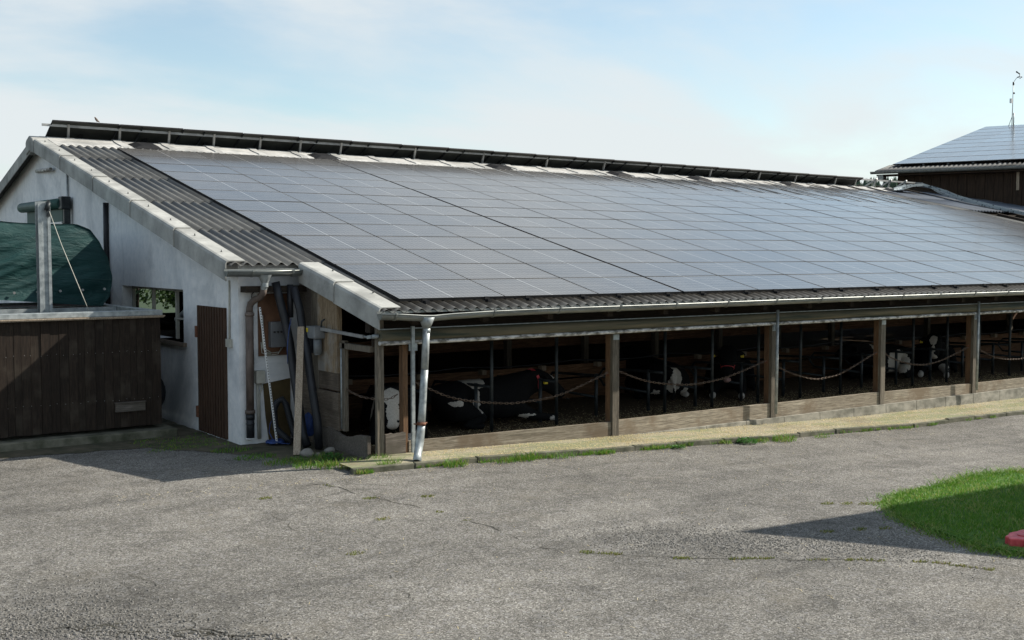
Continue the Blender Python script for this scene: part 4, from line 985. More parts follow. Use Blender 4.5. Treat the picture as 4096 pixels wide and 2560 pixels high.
i = len(b.v); b.v += [H(0, 2.2, hz_(2.2)), H(LEN, 2.2, hz_(2.2)), H(LEN, RUN, hz_(RUN)), H(0, RUN, hz_(RUN)), H(LEN, 2 * RUN, hz_(0)), H(0, 2 * RUN, hz_(0))]; b.f += [(i, i + 1, i + 2, i + 3), (i + 3, i + 2, i + 4, i + 5)]
b.build('roof', M['corr'], hall, fix=False).modifiers.new('t', 'SOLIDIFY').thickness = .02
b = MB(); n_ = 9; rg = .085
for s in (-.15, LEN):
    for k in range(n_):
        t = math.pi * k / (n_ - 1); q = H(s, -.13 + rg * math.cos(t), ZG - rg * math.sin(t)); b.v.append(q)
for k in range(n_ - 1): b.f.append((k, k + 1, n_ + k + 1, n_ + k)); b.smooth.add(len(b.f) - 1)
b.f.append(tuple(range(n_)))
b.tube([H(-.15, -.22, ZG), H(LEN, -.22, ZG)], .014, 6)
g = b.build('gutter', M['gutter'], hall, fix=False); g.modifiers.new('t', 'SOLIDIFY').thickness = .004
b = MB(); hbox(b, .05, LEN, .0, .55, ZG - .16, ZG - .10); b.build('soffit', M['wood_far'], hall)
b = MB(); hbox(b, .1, .32, -.02, .5, ZG - .30, ZG - .12); b.build('purlin_end', M['gutter'], hall)
for s in (5.2,): b = MB(); hbox(b, s, s + .10, .50, .545, ZG - .85, ZG - .15); b.build('downpipe_bracket', M['wood_plank'], hall)
b = MB(); hbox(b, 6.4, 6.48, .48, .54, ZG - .62, ZG - .45); hbox(b, 6.43, 6.45, .5, .54, ZG - .95, ZG - .62); b.build('lamp_bracket', M['white_paint'], hall)
pz = .14
far = None
for rr_i in range(9):
    for cc in range(7):
        t0 = 1.3 + rr_i * 2.14; s0 = .35 + cc * 1.75
        if rr_i >= 8 and cc > 3: pass
        b = MB()
        if far is None:
            T = 2.11; W_ = 1.735; sl = math.atan(RS)
            W_ = 1.746; q = MB(); q.box((0, 0, -.04), (W_, T / math.cos(sl), -.004), 0)
            q.quad([(.002, .10, 0), (W_ - .002, .10, 0), (W_ - .002, T / math.cos(sl) - .03, 0), (.002, T / math.cos(sl) - .03, 0)], [(0, 0), (1, 0), (1, 1), (0, 1)], mi=1)
            far = q.build('solar_panel', [M['black_alu'], M['panel']], fix=False); o = far
        else:
            o = far.copy(); C.objects.link(o)
        X = Vector((ed.x, ed.y, 0)); Y = Vector((up_.x * math.cos(sl), up_.y * math.cos(sl), math.sin(sl))); Z = X.cross(Y)
        mt = Matrix((X, Y, Z)).transposed().to_4x4(); p = Vector(H(s0, t0, hz_(t0) + pz)); mt.translation = p
        o.matrix_world = mt
        tag(o, 'pale panel on the dark hall roof, %s row up, %s from its left' % (ORD[rr_i], ORD[cc]), 'solar panel', 'solar panels on the hall roof')
b = MB()
for k in range(14): hbox(b, .5 + .9 * k, .58 + .9 * k, .5, 20, 0, 0)
# rails under far panels
b = MB()
for k in range(13):
    s = .6 + .95 * k; b.hexa([H(s, 1.2, hz_(1.2) + .03), H(s + .06, 1.2, hz_(1.2) + .03), H(s + .06, RUN - .3, hz_(RUN - .3) + .03), H(s, RUN - .3, hz_(RUN - .3) + .03), H(s, 1.2, hz_(1.2) + pz - .045), H(s + .06, 1.2, hz_(1.2) + pz - .045), H(s + .06, RUN - .3, hz_(RUN - .3) + pz - .045), H(s, RUN - .3, hz_(RUN - .3) + pz - .045)])
b.build('mounting_rails', M['dark_steel'], hall)
# weather mast on the hall ridge
def mastpos():
    # ridge point at azimuth 58.91 deg from the camera
    c = Vector((-7.8, -13.575)); az = R(58.91); dv = Vector((math.sin(az), math.cos(az)))
    r0 = E0 + up_ * (RUN - .3); # solve c + a dv = r0 + s ed
    den = dv.x * (-ed.y) + ed.x * dv.y
    rx_ = r0 - c; a = (rx_.x * (-ed.y) + ed.x * rx_.y) / den
    return c + dv * a, a
mp_, ma = mastpos(); mz = hz_(RUN - .3) + pz - .05
wm = thing('weather_mast', 'thin weather station mast with wind cups on the hall ridge', 'weather station', (mp_.x, mp_.y, mz))
mx_, my_ = mp_.x, mp_.y; rt = Vector((math.cos(R(-35.5)), math.sin(R(-35.5)), 0)) # rightwards in the photo
def mpnt(a, z): return (mx_ + rt.x * a, my_ + rt.y * a, mz + z)
MB().tube([mpnt(0, 0), mpnt(.03, 2.35)], .022, 8).build('mast', M['galv'], wm)
MB().tube([mpnt(-.19, -.02), mpnt(.01, .55)], .016, 6).build('leg', M['galv'], wm)
MB().tube([mpnt(.09, -.02), mpnt(.09, .72)], .030, 6).tube([mpnt(.0, .66), mpnt(.09, .66)], .016, 6).build('leg', M['galv'], wm)
MB().tube([mpnt(.03, 2.2), mpnt(.03, 2.38)], .045, 8).build('collar', M['rubber'], wm)
MB().sphere(mpnt(.07, 1.78), .055, 8, 6).build('sensor', M['rubber'], wm)
q = mpnt(-.07, 1.36); MB().box((q[0] - .06, q[1] - .06, q[2] - .11), (q[0] + .06, q[1] + .06, q[2] + .13)).build('sensor_box', M['white_paint'], wm)
MB().tube([mpnt(.03, 2.33), mpnt(.11, 2.48), mpnt(.23, 2.64), mpnt(.36, 2.70), mpnt(.42, 2.69)], .014, 6).build('arm', M['galv'], wm)
MB().tube([mpnt(.36, 2.62), mpnt(.36, 2.80)], .015, 6).tube([mpnt(.28, 2.64), mpnt(.46, 2.64)], .010, 6).sphere(mpnt(.27, 2.63), .038, 8, 5).sphere(mpnt(.46, 2.64), .038, 8, 5).sphere(mpnt(.38, 2.58), .032, 8, 5).build('wind_cups', M['rubber'], wm)
MB().bar(mpnt(.36, 2.80), mpnt(.21, 2.90), .015, .06).bar(mpnt(.21, 2.88), mpnt(.17, 2.95), .015, .08).build('wind_vane', M['rubber'], wm)

# cable tray on the roof by the hall
tp_ = [(28.7, 12.9), (29.4, 12.95), (30.1, 12.95), (30.55, 12.75), (30.35, 12.15), (30.0, 11.5), (29.75, 10.6), (29.7, 9.6), (29.8, 8.4), (30.3, 6.5)]
hgt = [-.06, .07, .12, .09, .03, -.01, -.03, -.04, -.05, -.05]
b = MB(); prev = None
for k, ((x, y), hh) in enumerate(zip(tp_, hgt)):
    a = Vector(tp_[max(k - 1, 0)]); c = Vector(tp_[min(k + 1, len(tp_) - 1)]); t = (c - a).normalized(); nn = Vector((-t.y, t.x))
    z = zroof(y, hh); row = [(x + nn.x * .17, y + nn.y * .17, z + .09), (x + nn.x * .17, y + nn.y * .17, z), (x - nn.x * .17, y - nn.y * .17, z), (x - nn.x * .17, y - nn.y * .17, z + .09)]
    i = len(b.v); b.v += row
    if prev is not None:
        for q in range(3): b.f.append((prev + q, prev + q + 1, i + q + 1, i + q))
    prev = i
o = b.build('cable_tray', M['perf'], origin=(30, 11, 2.7), fix=False); o.modifiers.new('t', 'SOLIDIFY').thickness = .01
tag(o, 'perforated zinc cable tray curving down the roof beside the dark hall wall', 'cable tray')

# ------------------------------------------------------------------ wooden bunker, tarp load, column on the left
BX1 = -1.93
bk = thing('wooden_bunker', 'dark stained vertical-board bunker with grey metal rim beside the white gable', 'bunker', (-4.2, 4.2, -2.1))
rnd = random.Random(5); x = BX1; k = 0
b = MB()
while x > -8.0:
    w = rnd.choice((.10, .13, .145, .16)); dy = rnd.uniform(0, .012)
    MB_ = MB().box((x - w + .004, 4.12 - dy, -2.045 + rnd.uniform(-.006, .006)), (x, 4.16, -.345))
    MB_.build('board', M['wood_brown'], bk); x -= w; k += 1
MB().box((-8, 4.17, -2.04), (BX1 - .01, 4.22, -.34)).build('frame_back', M['wood_dark'], bk)
b = MB(); 
for k in range(32): b.box((BX1 - .05, 4.23 + .125 * k, -2.04), (BX1, 4.35 + .125 * k, -.345))
b.build('side_boards', M['wood_brown'], bk)
b = MB()
for k in range(40):
    for z in (-.88, -1.62): b.sphere((BX1 - .07 - .115 * k + rnd.uniform(-.02, .02), 4.103, z + rnd.uniform(-.012, .012)), .005, 5, 4)
b.build('nail_heads', M['alu'], bk)
MB().box((BX1 - .72, 4.06, -1.80), (BX1 - .27, 4.11, -1.67)).box((BX1 - .73, 4.04, -1.665), (BX1 - .26, 4.11, -1.655)).build('flap', M['wood_dim'], bk)
rim = MB().box((-8, 4.08, -.335), (BX1 + .03, 4.24, -.255)).box((BX1 - .13, 4.24, -.335), (BX1 + .03, 8.2, -.262)).box((-8, 8.2, -.33), (BX1 + .03, 8.36, -.258)).build('rim', M['galv'], bk, bevel=.006)
MB().box((-8, 4.02, -.352), (BX1 + .05, 4.075, -.337)).box((-8, 4.04, -.37), (BX1 + .04, 4.10, -.354)).build('rim_board', M['wood_plank'], rim)
MB().box((-8, 5.9, -.34), (BX1 - .14, 6.0, -.27)).box((-8, 6.9, -.36), (BX1 - .14, 6.98, -.28)).build('cross_bar', M['galv'], rim)
MB().quad([(-8, 4.24, -.75), (BX1 - .06, 4.24, -.75), (BX1 - .06, 8.2, -.75), (-8, 8.2, -.75)]).build('bedding', M['wood_dark'], bk, fix=False)
ty = thing('tyre', 'dark wheel half hidden behind the right end of the wooden bunker', 'wheel', (-1.75, 5.3, -2.1))
tb = MB(); n = 28
for k in range(n):
    a = 2 * math.pi * k / n
    for (rr_, yy) in ((.20, .08), (.36, .09), (.40, .05), (.40, -.05), (.36, -.09), (.20, -.08)): tb.v.append((-1.86 + rr_ * math.cos(a), 5.35 + yy, -1.69 + rr_ * math.sin(a)))
for k in range(n):
    for j in range(6): tb.f.append((k * 6 + j, k * 6 + (j + 1) % 6, ((k + 1) % n) * 6 + (j + 1) % 6, ((k + 1) % n) * 6 + j)); tb.smooth.add(len(tb.f) - 1)
tb.build('tread', M['rubber'], ty); MB().tube([(-1.86, 5.30, -1.69), (-1.86, 5.40, -1.69)], .20, 18).build('rim', M['rust'], ty)
# steel column
co = thing('steel_column', 'grey steel I-beam column rising behind the bunker rim', 'column', (-3.3, 5.5, -2.1))
MB().box((-3.385, 5.42, -2.2), (-3.22, 5.435, 1.44)).box((-3.395, 5.60, -2.2), (-3.205, 5.615, 1.44)).box((-3.306, 5.435, -2.2), (-3.294, 5.60, 1.44)).box((-3.40, 5.40, -2.2), (-3.345, 5.419, 1.44)).box((-3.26, 5.40, -2.2), (-3.215, 5.419, 1.44)).build('beam', M['galv'], co)
MB().tube([(-3.28, 5.38, 1.30), (-3.24, 5.38, 1.42)], .035, 8).box((-3.27, 5.36, 1.2), (-3.23, 5.40, 1.46)).build('pulley', M['dark_steel'], co)
MB().tube([(-3.24, 5.36, 1.28), (-3.13, 5.1, .75), (-3.03, 4.75, .25), (-2.93, 4.4, -.25)], .006, 6).build('rope', M['cream'], co)
# tarp-covered trailer body
tl = thing('tarp_covered_load', 'rounded trailer load under a dark green tarpaulin beside the gable', 'covered load', (-4.5, 8, -2.1))
prof = []
for k in range(21):
    t = k / 20
    prof.append(t)
def tarp_xz(u):   # u 0..1 from left bottom over the top to right bottom
    pts = [(-7.4, -.28), (-7.45, .3), (-7.35, .8), (-7.0, 1.08), (-6.2, 1.14), (-4.6, 1.12), (-3.8, 1.15), (-3.0, 1.12), (-2.55, 1.12), (-2.32, 1.02), (-2.15, .82), (-2.03, .55), (-1.97, .25), (-1.96, .05), (-2.0, -.12), (-2.12, -.28)]
    f = u * (len(pts) - 1); i = min(int(f), len(pts) - 2); t = f - i
    return Vector(pts[i]).lerp(Vector(pts[i + 1]), t)
b = MB(); NU, NY = 90, 10; cen = Vector((-4.7, .4))
for j in range(NY):
    y = 6.45 + .35 * j
    for i in range(NU):
        p = tarp_xz(i / (NU - 1)); w = mnoise.noise((p.x * 1.2, y * .8, p.y * 1.5)) * .05 + mnoise.noise((p.x * 4, y * 1.5, p.y * 4)) * .018; d_ = (p - cen).normalized(); p = p + d_ * w
        b.v.append((p.x, y, p.y))
for j in range(NY - 1):
    for i in range(NU - 1): b.f.append((j * NU + i, j * NU + i + 1, (j + 1) * NU + i + 1, (j + 1) * NU + i)); b.smooth.add(len(b.f) - 1)
tarp = None
# front face of the tarp with drapes
NR = 26; i0 = len(b.v)
for r_ in range(1, NR + 1):
    t = 1 - r_ / NR
    for i in range(NU):
        p = tarp_xz(i / (NU - 1)); q = Vector((-4.7, -.05)).lerp(p, t)
        fold = .10 * mnoise.noise((q.x * .9 + q.y * 1.4, q.y * 3.2 - q.x * .8, 3)) + .05 * mnoise.noise((q.x * 1.2 + q.y * 3, q.y * 8 - q.x * 3.5, 7)) + .03 * math.sin(q.y * 11 - q.x * 3.8 + 3 * mnoise.noise((q.x * 1.5, q.y * 1.5, 1))) * max(0, .9 - q.y)
        b.v.append((q.x, 6.45 - .10 * (1 - t ** 6) + fold * (1 - t ** 4), q.y))
for r_ in range(NR):
    for i in range(NU - 1):
        a0 = i if r_ == 0 else i0 + (r_ - 1) * NU + i; b0 = i0 + r_ * NU + i
        b.f.append((a0, a0 + 1, b0 + 1, b0)); b.smooth.add(len(b.f) - 1)
tarp = b.build('tarpaulin', M['green_tarp'], tl, fix=False)
for k in range(6):
    x = -3.95 + .36 * k; MB().tube([(x, 6.28, -.03 + .01 * k), (x, 6.31, -.03 + .01 * k)], .022, 8).build('eyelet', M['alu'], tl)
MB().box((-7.3, 6.6, -1.9), (-2.15, 9.4, -.30)).build('load_bed', M['rust'], tl)

# ------------------------------------------------------------------ things leaning in the recess
pl = MB().bar((-1.00, 1.18, -2.21), (-.58, 1.90, -.46), .098, .04, (-.55, -.83, 0)); o = pl.build('leaning_plank', M['wood_plank'], origin=(-1.0, 1.18, -2.2)); tag(o, 'pale wooden plank leaning against the curtain motor', 'plank')
rod = thing('measuring_rod', 'white measuring rod with black tick marks leaning in the recess', 'measuring rod', (-.90, 2.10, -2.2))
p0, p1 = Vector((-.90, 2.08, -2.18)), Vector((-1.05, 2.30, -.17)); dv = (p1 - p0)
MB().bar(p0, p1, .030, .006, (0, -1, 0)).build('staff', M['white_paint'], rod)
tm = MB(); nrm = Vector((0, -1, 0))
for k in range(50):
    c = p0 + dv * ((k + .5) / 50) + Vector((.003, -.0045, 0)); tm.bar(c - dv.normalized() * .009, c + dv.normalized() * .009, .013, .003, (0, -1, 0))
tm.build('tick_marks', M['black'], rod)
def pipe(name, pts, r, mk, label, cat='pipe', group=None, n=14):
    o = MB().tube(pts, r, n).build(name, M[mk], origin=pts[-1]); tag(o, label, cat, group); return o
pipe('drain_pipe', [(-.82, 2.25, .20), (-.77, 2.22, -.06), (-.71, 2.18, -.35), (-.66, 2.12, -.7), (-.64, 2.05, -1.1), (-.66, 1.85, -1.55), (-.66, 1.7, -2.0), (-.64, 1.6, -2.18)], .062, 'rubber', 'long black plastic pipe curving from the eave to the ground', group='black pipes in the recess')
pipe('drain_pipe', [(-.60, 2.22, .16), (-.60, 2.22, -.33)], .045, 'rubber', 'short black pipe hanging behind the blue twine', group='black pipes in the recess')
pipe('drain_pipe', [(-.60, 2.1, .12), (-.55, 2.0, -.2), (-.54, 1.95, -.45), (-.56, 1.75, -.8), (-.56, 1.6, -1.3), (-.55, 1.45, -1.8), (-.54, 1.42, -2.2)], .060, 'rubber', 'black pipe standing below the motor box', group='black pipes in the recess')
pipe('ribbed_hose', [(-.70, 2.0, -2.17), (-.80, 2.05, -2.08), (-.89, 2.15, -1.95), (-.89, 2.2, -1.70), (-.84, 2.2, -1.58), (-.76, 2.2, -1.54), (-.71, 2.17, -1.62), (-.68, 2.12, -1.80), (-.65, 2.05, -2.0), (-.62, 2.0, -2.18)], .048, 'ribpipe', 'looped grey ribbed hose on the ground in the recess', 'hose')
pipe('twine', [(-.69, 2.0, -.34), (-.73, 1.98, -.48), (-.76, 1.96, -.62), (-.775, 1.96, -.80), (-.77, 1.96, -1.0)], .006, 'blue', 'blue twine hanging in front of the black pipes', 'twine', n=6)
pipe('cable', [(-.85, 2.3, -1.82), (-.93, 2.25, -1.90), (-.97, 2.2, -2.02), (-.95, 2.1, -2.13), (-.85, 2.0, -2.17), (-.75, 1.95, -2.18)], .006, 'blue', 'thin blue cable curling at the foot of the ochre board', 'cable', n=6)
def crumple(name, c, r, sc, mk, label, cat, seed):
    b = MB().sphere(c, r, 18, 12, sc)
    b.v = [tuple(Vector(v) + Vector((mnoise.noise(Vector(v) * 14 + Vector((seed, 0, 0))), mnoise.noise(Vector(v) * 14 + Vector((0, seed, 5))), .5 * mnoise.noise(Vector(v) * 14 + Vector((9, 0, seed))))) * r * .35) for v in b.v]
    o = b.build(name, M[mk], origin=(c[0], c[1], c[2] - r * sc[2])); tag(o, label, cat); return o
crumple('plastic_sheet', (-.86, 2.2, -2.17), .17, (1, .8, .18), 'blue', 'crumpled blue plastic sheet on the ground by the hose', 'plastic sheet', 3)
crumple('plastic_sheet', (-.50, 1.85, -1.90), .13, (.6, .8, 1.4), 'blue', 'dark blue plastic bundle stuffed behind the black pipes', 'plastic sheet', 5)
crumple('stone', (-.92, 1.02, -2.17), .085, (1.2, 1, .8), 'stone', 'large rounded stone right of the leaning plank foot', 'stone', 1)
crumple('stone', (-.80, .92, -2.19), .04, (1.2, 1, .8), 'stone', 'small stone near the black pipe foot', 'stone', 7)
crumple('stone', (-.55, 1.05, -2.17), .06, (1.4, 1, .8), 'stone', 'broken stone under the chewed corner board', 'stone', 9)

# ------------------------------------------------------------------ cows
def cow(loc, rot, whites, label, head=(1.0, 0, .92), muzzle=(1.42, 0, .60), seed=0, scale=1.0, tag_ear=True, band=None, front='out', nose=False, number=None):
    t = thing('cow', label, 'cow', loc); t.rotation_euler = (0, 0, rot); t.scale = (scale,) * 3
    hv = Vector(head); mv = Vector(muzzle); sh = Vector((.48, 0, .52)); nk = sh.lerp(hv, .55) + Vector((0, 0, .02))
    P = [(-1.00, 0, .53, .13), (-.80, 0, .49, .27), (-.40, 0, .42, .36), (.08, 0, .42, .35), (.44, 0, .52, .29), (nk.x, nk.y, nk.z, .20), (hv.x, hv.y, hv.z, .155)]
    E = [(0, 1), (1, 2), (2, 3), (3, 4), (4, 5), (5, 6)]
    def add(p, r, par): P.append((p[0], p[1], p[2], r)); E.append((par, len(P) - 1)); return len(P) - 1
    hd = (mv - hv); a = add(hv + hd * .27, .158, 6); c = add(hv + hd * .62, .122, a); m_ = add(mv, .105, c)
    sdv = hd.cross(Vector((0, 0, 1))).normalized()
    for s in (-1, 1):
        e = add(hv + sdv * s * .15 - hd * .02, .050, 6); e2 = add(hv + sdv * s * .24 - hd * .05 + Vector((0, 0, -.02)), .060, e); add(hv + sdv * s * .33 - hd * .05 + Vector((0, 0, -.05)), .014, e2)
        add(hv + sdv * s * .10 - hd * .14 + Vector((0, 0, .07)), .030, 6)
        k = add((.50, s * .22, .24), .15, 4)
        if front == 'out': k = add((.78, s * .27, .12), .085, k); k = add((1.05, s * .27, .075), .058, k); add((1.18, s * .27, .065), .072, k)
        else: k = add((.86, s * .26, .09), .066, k); k = add((.62, s * .30, .05), .042, k); add((.50, s * .31, .05), .048, k)
        k = add((-.62, s * .32, .30), .20, 1); k = add((-.22, s * .42, .15), .11, k); k = add((-.62, s * .47, .07), .055, k); k = add((-.36, s * .48, .05), .042, k); add((-.26, s * .48, .05), .045, k)
    k = add((-1.10, .02, .38), .035, 0); k = add((-1.13, .03, .18), .025, k); add((-1.10, .08, .06), .045, k)
    me = bpy.data.meshes.new('body'); me.from_pydata([p[:3] for p in P], E, [])
    o = bpy.data.objects.new('body', me); C.objects.link(o); o.parent = t; me.materials.append(mat_cow('cow_coat', whites, seed))
    s = o.modifiers.new('skin', 'SKIN'); s.use_smooth_shade = True
    for i, p in enumerate(P): me.skin_vertices[0].data[i].radius = (p[3], p[3]); me.skin_vertices[0].data[i].use_root = (i == 1)
    su = o.modifiers.new('sub', 'SUBSURF'); su.levels = 2; su.render_levels = 2
    t['_w'] = [0, 0, 0]
    for s in (-1, 1):
        q = hv + hd * .30 + sdv * s * .118 + Vector((0, 0, .04)); MB().sphere(q, .026, 8, 6).build('eye', M['eye'], t)
        q = mv + hd.normalized() * .075 + sdv * s * .035 + Vector((0, 0, .008)); MB().sphere(q, .016, 6, 5).build('nostril', M['eye'], t)
    if nose: MB().sphere(mv + hd.normalized() * .035 + Vector((0, 0, -.02)), .075, 10, 8, (1, 1, .7)).build('nose', M['nose'], t)
    if tag_ear:
        for s in ((-1, 1) if tag_ear == 2 else (1,)):
            q = hv + sdv * s * .27 - hd * .05 + Vector((0, 0, -.07)); MB().box((q.x - .03, q.y - .03, q.z - .03), (q.x + .03, q.y + .03, q.z + .03)).build('ear_tag', M['yellow'], t, bevel=.006)
    if band:
        c = nk.lerp(hv, .45); ax = (hv - nk).normalized(); b = MB(); n = 20; u = Vector((0, 1, 0)); v = ax.cross(u).normalized(); r_ = .185
        for i in range(n):
            a = 2 * math.pi * i / n
            for w_ in (-.022, .022): b.v.append(tuple(c + ax * w_ + (u * math.cos(a) + v * math.sin(a)) * r_))
        for i in range(n): b.f.append((2 * i, 2 * i + 1, 2 * ((i + 1) % n) + 1, 2 * ((i + 1) % n)))
        cl = b.build('collar', M['red'], t, fix=False); cl.modifiers.new('t', 'SOLIDIFY').thickness = .012
        # white number plate figures on the collar, side towards the yard
        d2 = MB(); base = c + Vector((0, -.20, -.03))
        d2.box((base.x - .018, base.y - .004, base.z + .02), (base.x + .018, base.y, base.z + .03)).bar((base.x + .014, base.y - .002, base.z + .025), (base.x - .008, base.y - .002, base.z - .02), .008, .006)
        z2 = base.z - .05; d2.box((base.x - .018, base.y - .004, z2 - .012), (base.x + .018, base.y, z2 - .003)).bar((base.x + .008, base.y - .002, z2 + .02), (base.x + .008, base.y - .002, z2 - .03), .008, .006).bar((base.x - .016, base.y - .002, z2 - .006), (base.x + .004, base.y - .002, z2 + .022), .007, .006)
        MB().box((base.x - .028, base.y + .001, base.z - .095), (base.x + .028, base.y + .012, base.z + .045)).build('collar_plate', M['red'], t); d2.build('collar_number', M['white_paint'], t)
    return t
FL = -2.15
# cow seen from behind in the corner bay
cow((.90, 1.80, FL), R(240), [((1.02, 0, .70), 1, (.20, .15, .15)), ((1.07, 0, .48), 1, (.14, .095, .22)), ((1.15, 0, .22), 1, (.2, .14, .16)), ((.40, -.32, .40), 1, (.17, .2, .30)), ((.9, .27, .08), 1, (.3, .2, .08))], 'black and white cow with a broad white face looking out beside the corner post', head=(.86, .0, .67), muzzle=(1.06, .0, .20), tag_ear=False)
cow((2.58, 1.75, FL), R(-6), [((1.07, -.13, .87), 1, (.06, .09, .055)), ((1.17, -.15, .76), 1, (.05, .11, .11)), ((-.28, -.1, .74), 1, (.20, .5, .13)), ((-.30, -.36, .44), 1, (.06, .2, .22)), ((-.72, -.45, .42), 1, (.10, .2, .05)), ((.62, -.3, .12), 1, (.16, .12, .03)), ((1.12, -.3, .05), 1, (.08, .12, .05)), ((1.36, -.15, .27), 1, (.2, .2, .022))],
    'black cow in profile with white forehead stripe, yellow ear tag and red collar', head=(1.02, -.08, .72), muzzle=(1.42, -.16, .38), tag_ear=1, band=True)
cow((8.95, 2.45, FL), R(222), [((1.16, .27, .05), 1, (.16, .14, .12)), ((1.16, -.27, .05), 1, (.16, .14, .12)), ], 'black cow facing the yard with a pink nose, red halter and two white front feet', head=(.86, .0, .86), muzzle=(1.08, .0, .42), nose=True, tag_ear=2)
cow((7.3, 2.9, FL), R(70), [((-1.0, -.08, .36), 1, (.22, .17, .36)), ((-.75, -.42, .14), 1, (.35, .16, .12)), ((-.9, .25, .12), 1, (.2, .12, .1)), ], 'cow with a pale rump lying behind the second wide bay', head=(.95, .2, .80), muzzle=(1.2, .45, .55), tag_ear=False, front='in')
cow((15.55, 2.3, FL), R(214), [((1.03, 0, .86), 1, (.14, .10, .12)), ((1.12, 0, .64), 1, (.2, .022, .2)), ((1.18, .0, .44), 1, (.16, .085, .11)), ((1.1, .27, .05), 1, (.22, .14, .12)), ((.75, .2, .15), 1, (.20, .14, .16)), ((1.1, -.27, .05), 1, (.16, .14, .12))], 'black cow facing the yard with a white diamond forehead and white muzzle', head=(.88, .0, .84), muzzle=(1.10, .0, .42), tag_ear=1)
cow((13.7, 2.4, FL), R(190), [((-.2, .25, .35), 1, (.45, .3, .28)), ((-.9, .0, .5), 1, (.25, .3, .25)), ((.55, .1, .62), 1, (.12, .25, .18))], 'black and pale patched cow lying left of the white-faced cow', head=(1.0, -.2, .72), muzzle=(1.25, -.4, .5), tag_ear=False, front='in')
# red halter on the facing cow
hc = [o for o in C.objects if o.get('label', '').startswith('black cow facing the yard with a pink nose')][0]
hv = Vector((.86, 0, .86)); mv = Vector((1.08, 0, .42)); hd = mv - hv; c = hv + hd * .62; ax = hd.normalized(); u = Vector((0, 1, 0)); v = ax.cross(u)
ring = [tuple(c + (u * math.cos(a) + v * math.sin(a)) * .125) for a in [2 * math.pi * k / 16 for k in range(17)]]
MB().tube(ring, .009, 6, cap=False).tube([tuple(c + u * .12), tuple(hv + u * .15 + hd * .1)], .009, 6).tube([tuple(c - u * .12), tuple(hv - u * .15 + hd * .1)], .009, 6).build('halter', M['red'], hc)

# ------------------------------------------------------------------ lawn, grass, straw, gravel, weeds
lawn = [(3.44, -5.41), (3.8, -5.18), (4.29, -5.0), (5.02, -4.96), (6.15, -4.74), (7.25, -4.81), (12, -5.1), (20, -6), (22, -16), (8, -18), (4.2, -11), (3.0, -8.6), (2.6, -7.6), (2.46, -7.25), (2.6, -6.9), (2.72, -6.5), (2.85, -6.1), (3.05, -5.8)]
patch('lawn', ragged(lawn, .04, .15, 4), lambda x: zgr(x) + .03, M['turf'], 'soil under the short lawn at the right edge', 'lawn', h=.1)
def inside(x, y, P):
    r = False; n = len(P); j = n - 1
    for i in range(n):
        if (P[i][1] > y) != (P[j][1] > y) and x < (P[j][0] - P[i][0]) * (y - P[i][1]) / (P[j][1] - P[i][1]) + P[i][0]: r = not r
        j = i
    return r
def blade(b, x, y, z, h, w, lean, rnd):
    a = rnd.uniform(0, 2 * math.pi); la = rnd.uniform(0, 2 * math.pi); dx, dy = math.cos(a) * w, math.sin(a) * w; lx, ly = math.cos(la) * lean * h, math.sin(la) * lean * h
    i = len(b.v); b.v += [(x - dx, y - dy, z), (x + dx, y + dy, z), (x + dx * .7 + lx * .35, y + dy * .7 + ly * .35, z + h * .6), (x - dx * .7 + lx * .35, y - dy * .7 + ly * .35, z + h * .6), (x + lx, y + ly, z + h)]
    b.f += [(i, i + 1, i + 2, i + 3), (i + 3, i + 2, i + 4)]
rnd = random.Random(21); g = MB(); cnt = 0
while cnt < 70000:
    x = rnd.uniform(2.4, 11.5); y = rnd.uniform(-10.5, -4.6)
    if not inside(x, y, lawn): continue
    if rnd.random() > math.exp(-((x - 2.4) / 5.0)) * 1.1 + .15: continue
    if (x - 2.93) ** 2 / .16 + (y + 7.36) ** 2 / .06 < 1: continue
    nz = mnoise.noise((x * 1.7, y * 1.7, 0)); edge = 1
    blade(g, x, y, zgr(x) + .03, rnd.uniform(.018, .050) * (1 + .6 * nz), rnd.uniform(.003, .006), rnd.uniform(.2, 1.0), rnd); cnt += 1
for k in range(9000):      # ragged edge and the taller fringe at the back edge
    i = rnd.randrange(len(lawn)); a = Vector(lawn[i]); c = Vector(lawn[(i + 1) % len(lawn)])
    if a.x > 8 or c.x > 12: continue
    q = a.lerp(c, rnd.random()); hgt_ = 1.9 if (5 < q.x < 7.5 and q.y > -5) else 1.0
    blade(g, q.x + rnd.gauss(0, .09), q.y + rnd.gauss(0, .08), zgr(q.x) + .0, rnd.uniform(.015, .07) * hgt_, .005, 1.3, rnd)
tag(g.build('lawn_grass', M['grass'], fix=False), 'short bright green lawn grass at the right edge', 'grass', kind='stuff')
g = MB(); rnd = random.Random(8)
def tuft(b, x, y, z, n, r, h, rnd):
    for k in range(n):
        a = rnd.uniform(0, 2 * math.pi); q = r * math.sqrt(rnd.random()); blade(b, x + q * math.cos(a) * 1.6, y + q * math.sin(a), z, h * rnd.uniform(.4, 1.0), .0045, rnd.uniform(.3, 1.1), rnd)
for k in range(170):
    x = rnd.uniform(-.9, 14) if rnd.random() < .5 else rnd.uniform(-.9, 5)
    if mnoise.noise((x * 1.1, 5, 0)) < -.12: continue
    y = ykerb(x) - rnd.uniform(-.01, .07); tuft(g, x, y, zgr(x) + .01, rnd.randint(12, 40), rnd.uniform(.03, .09), rnd.uniform(.04, .10), rnd)
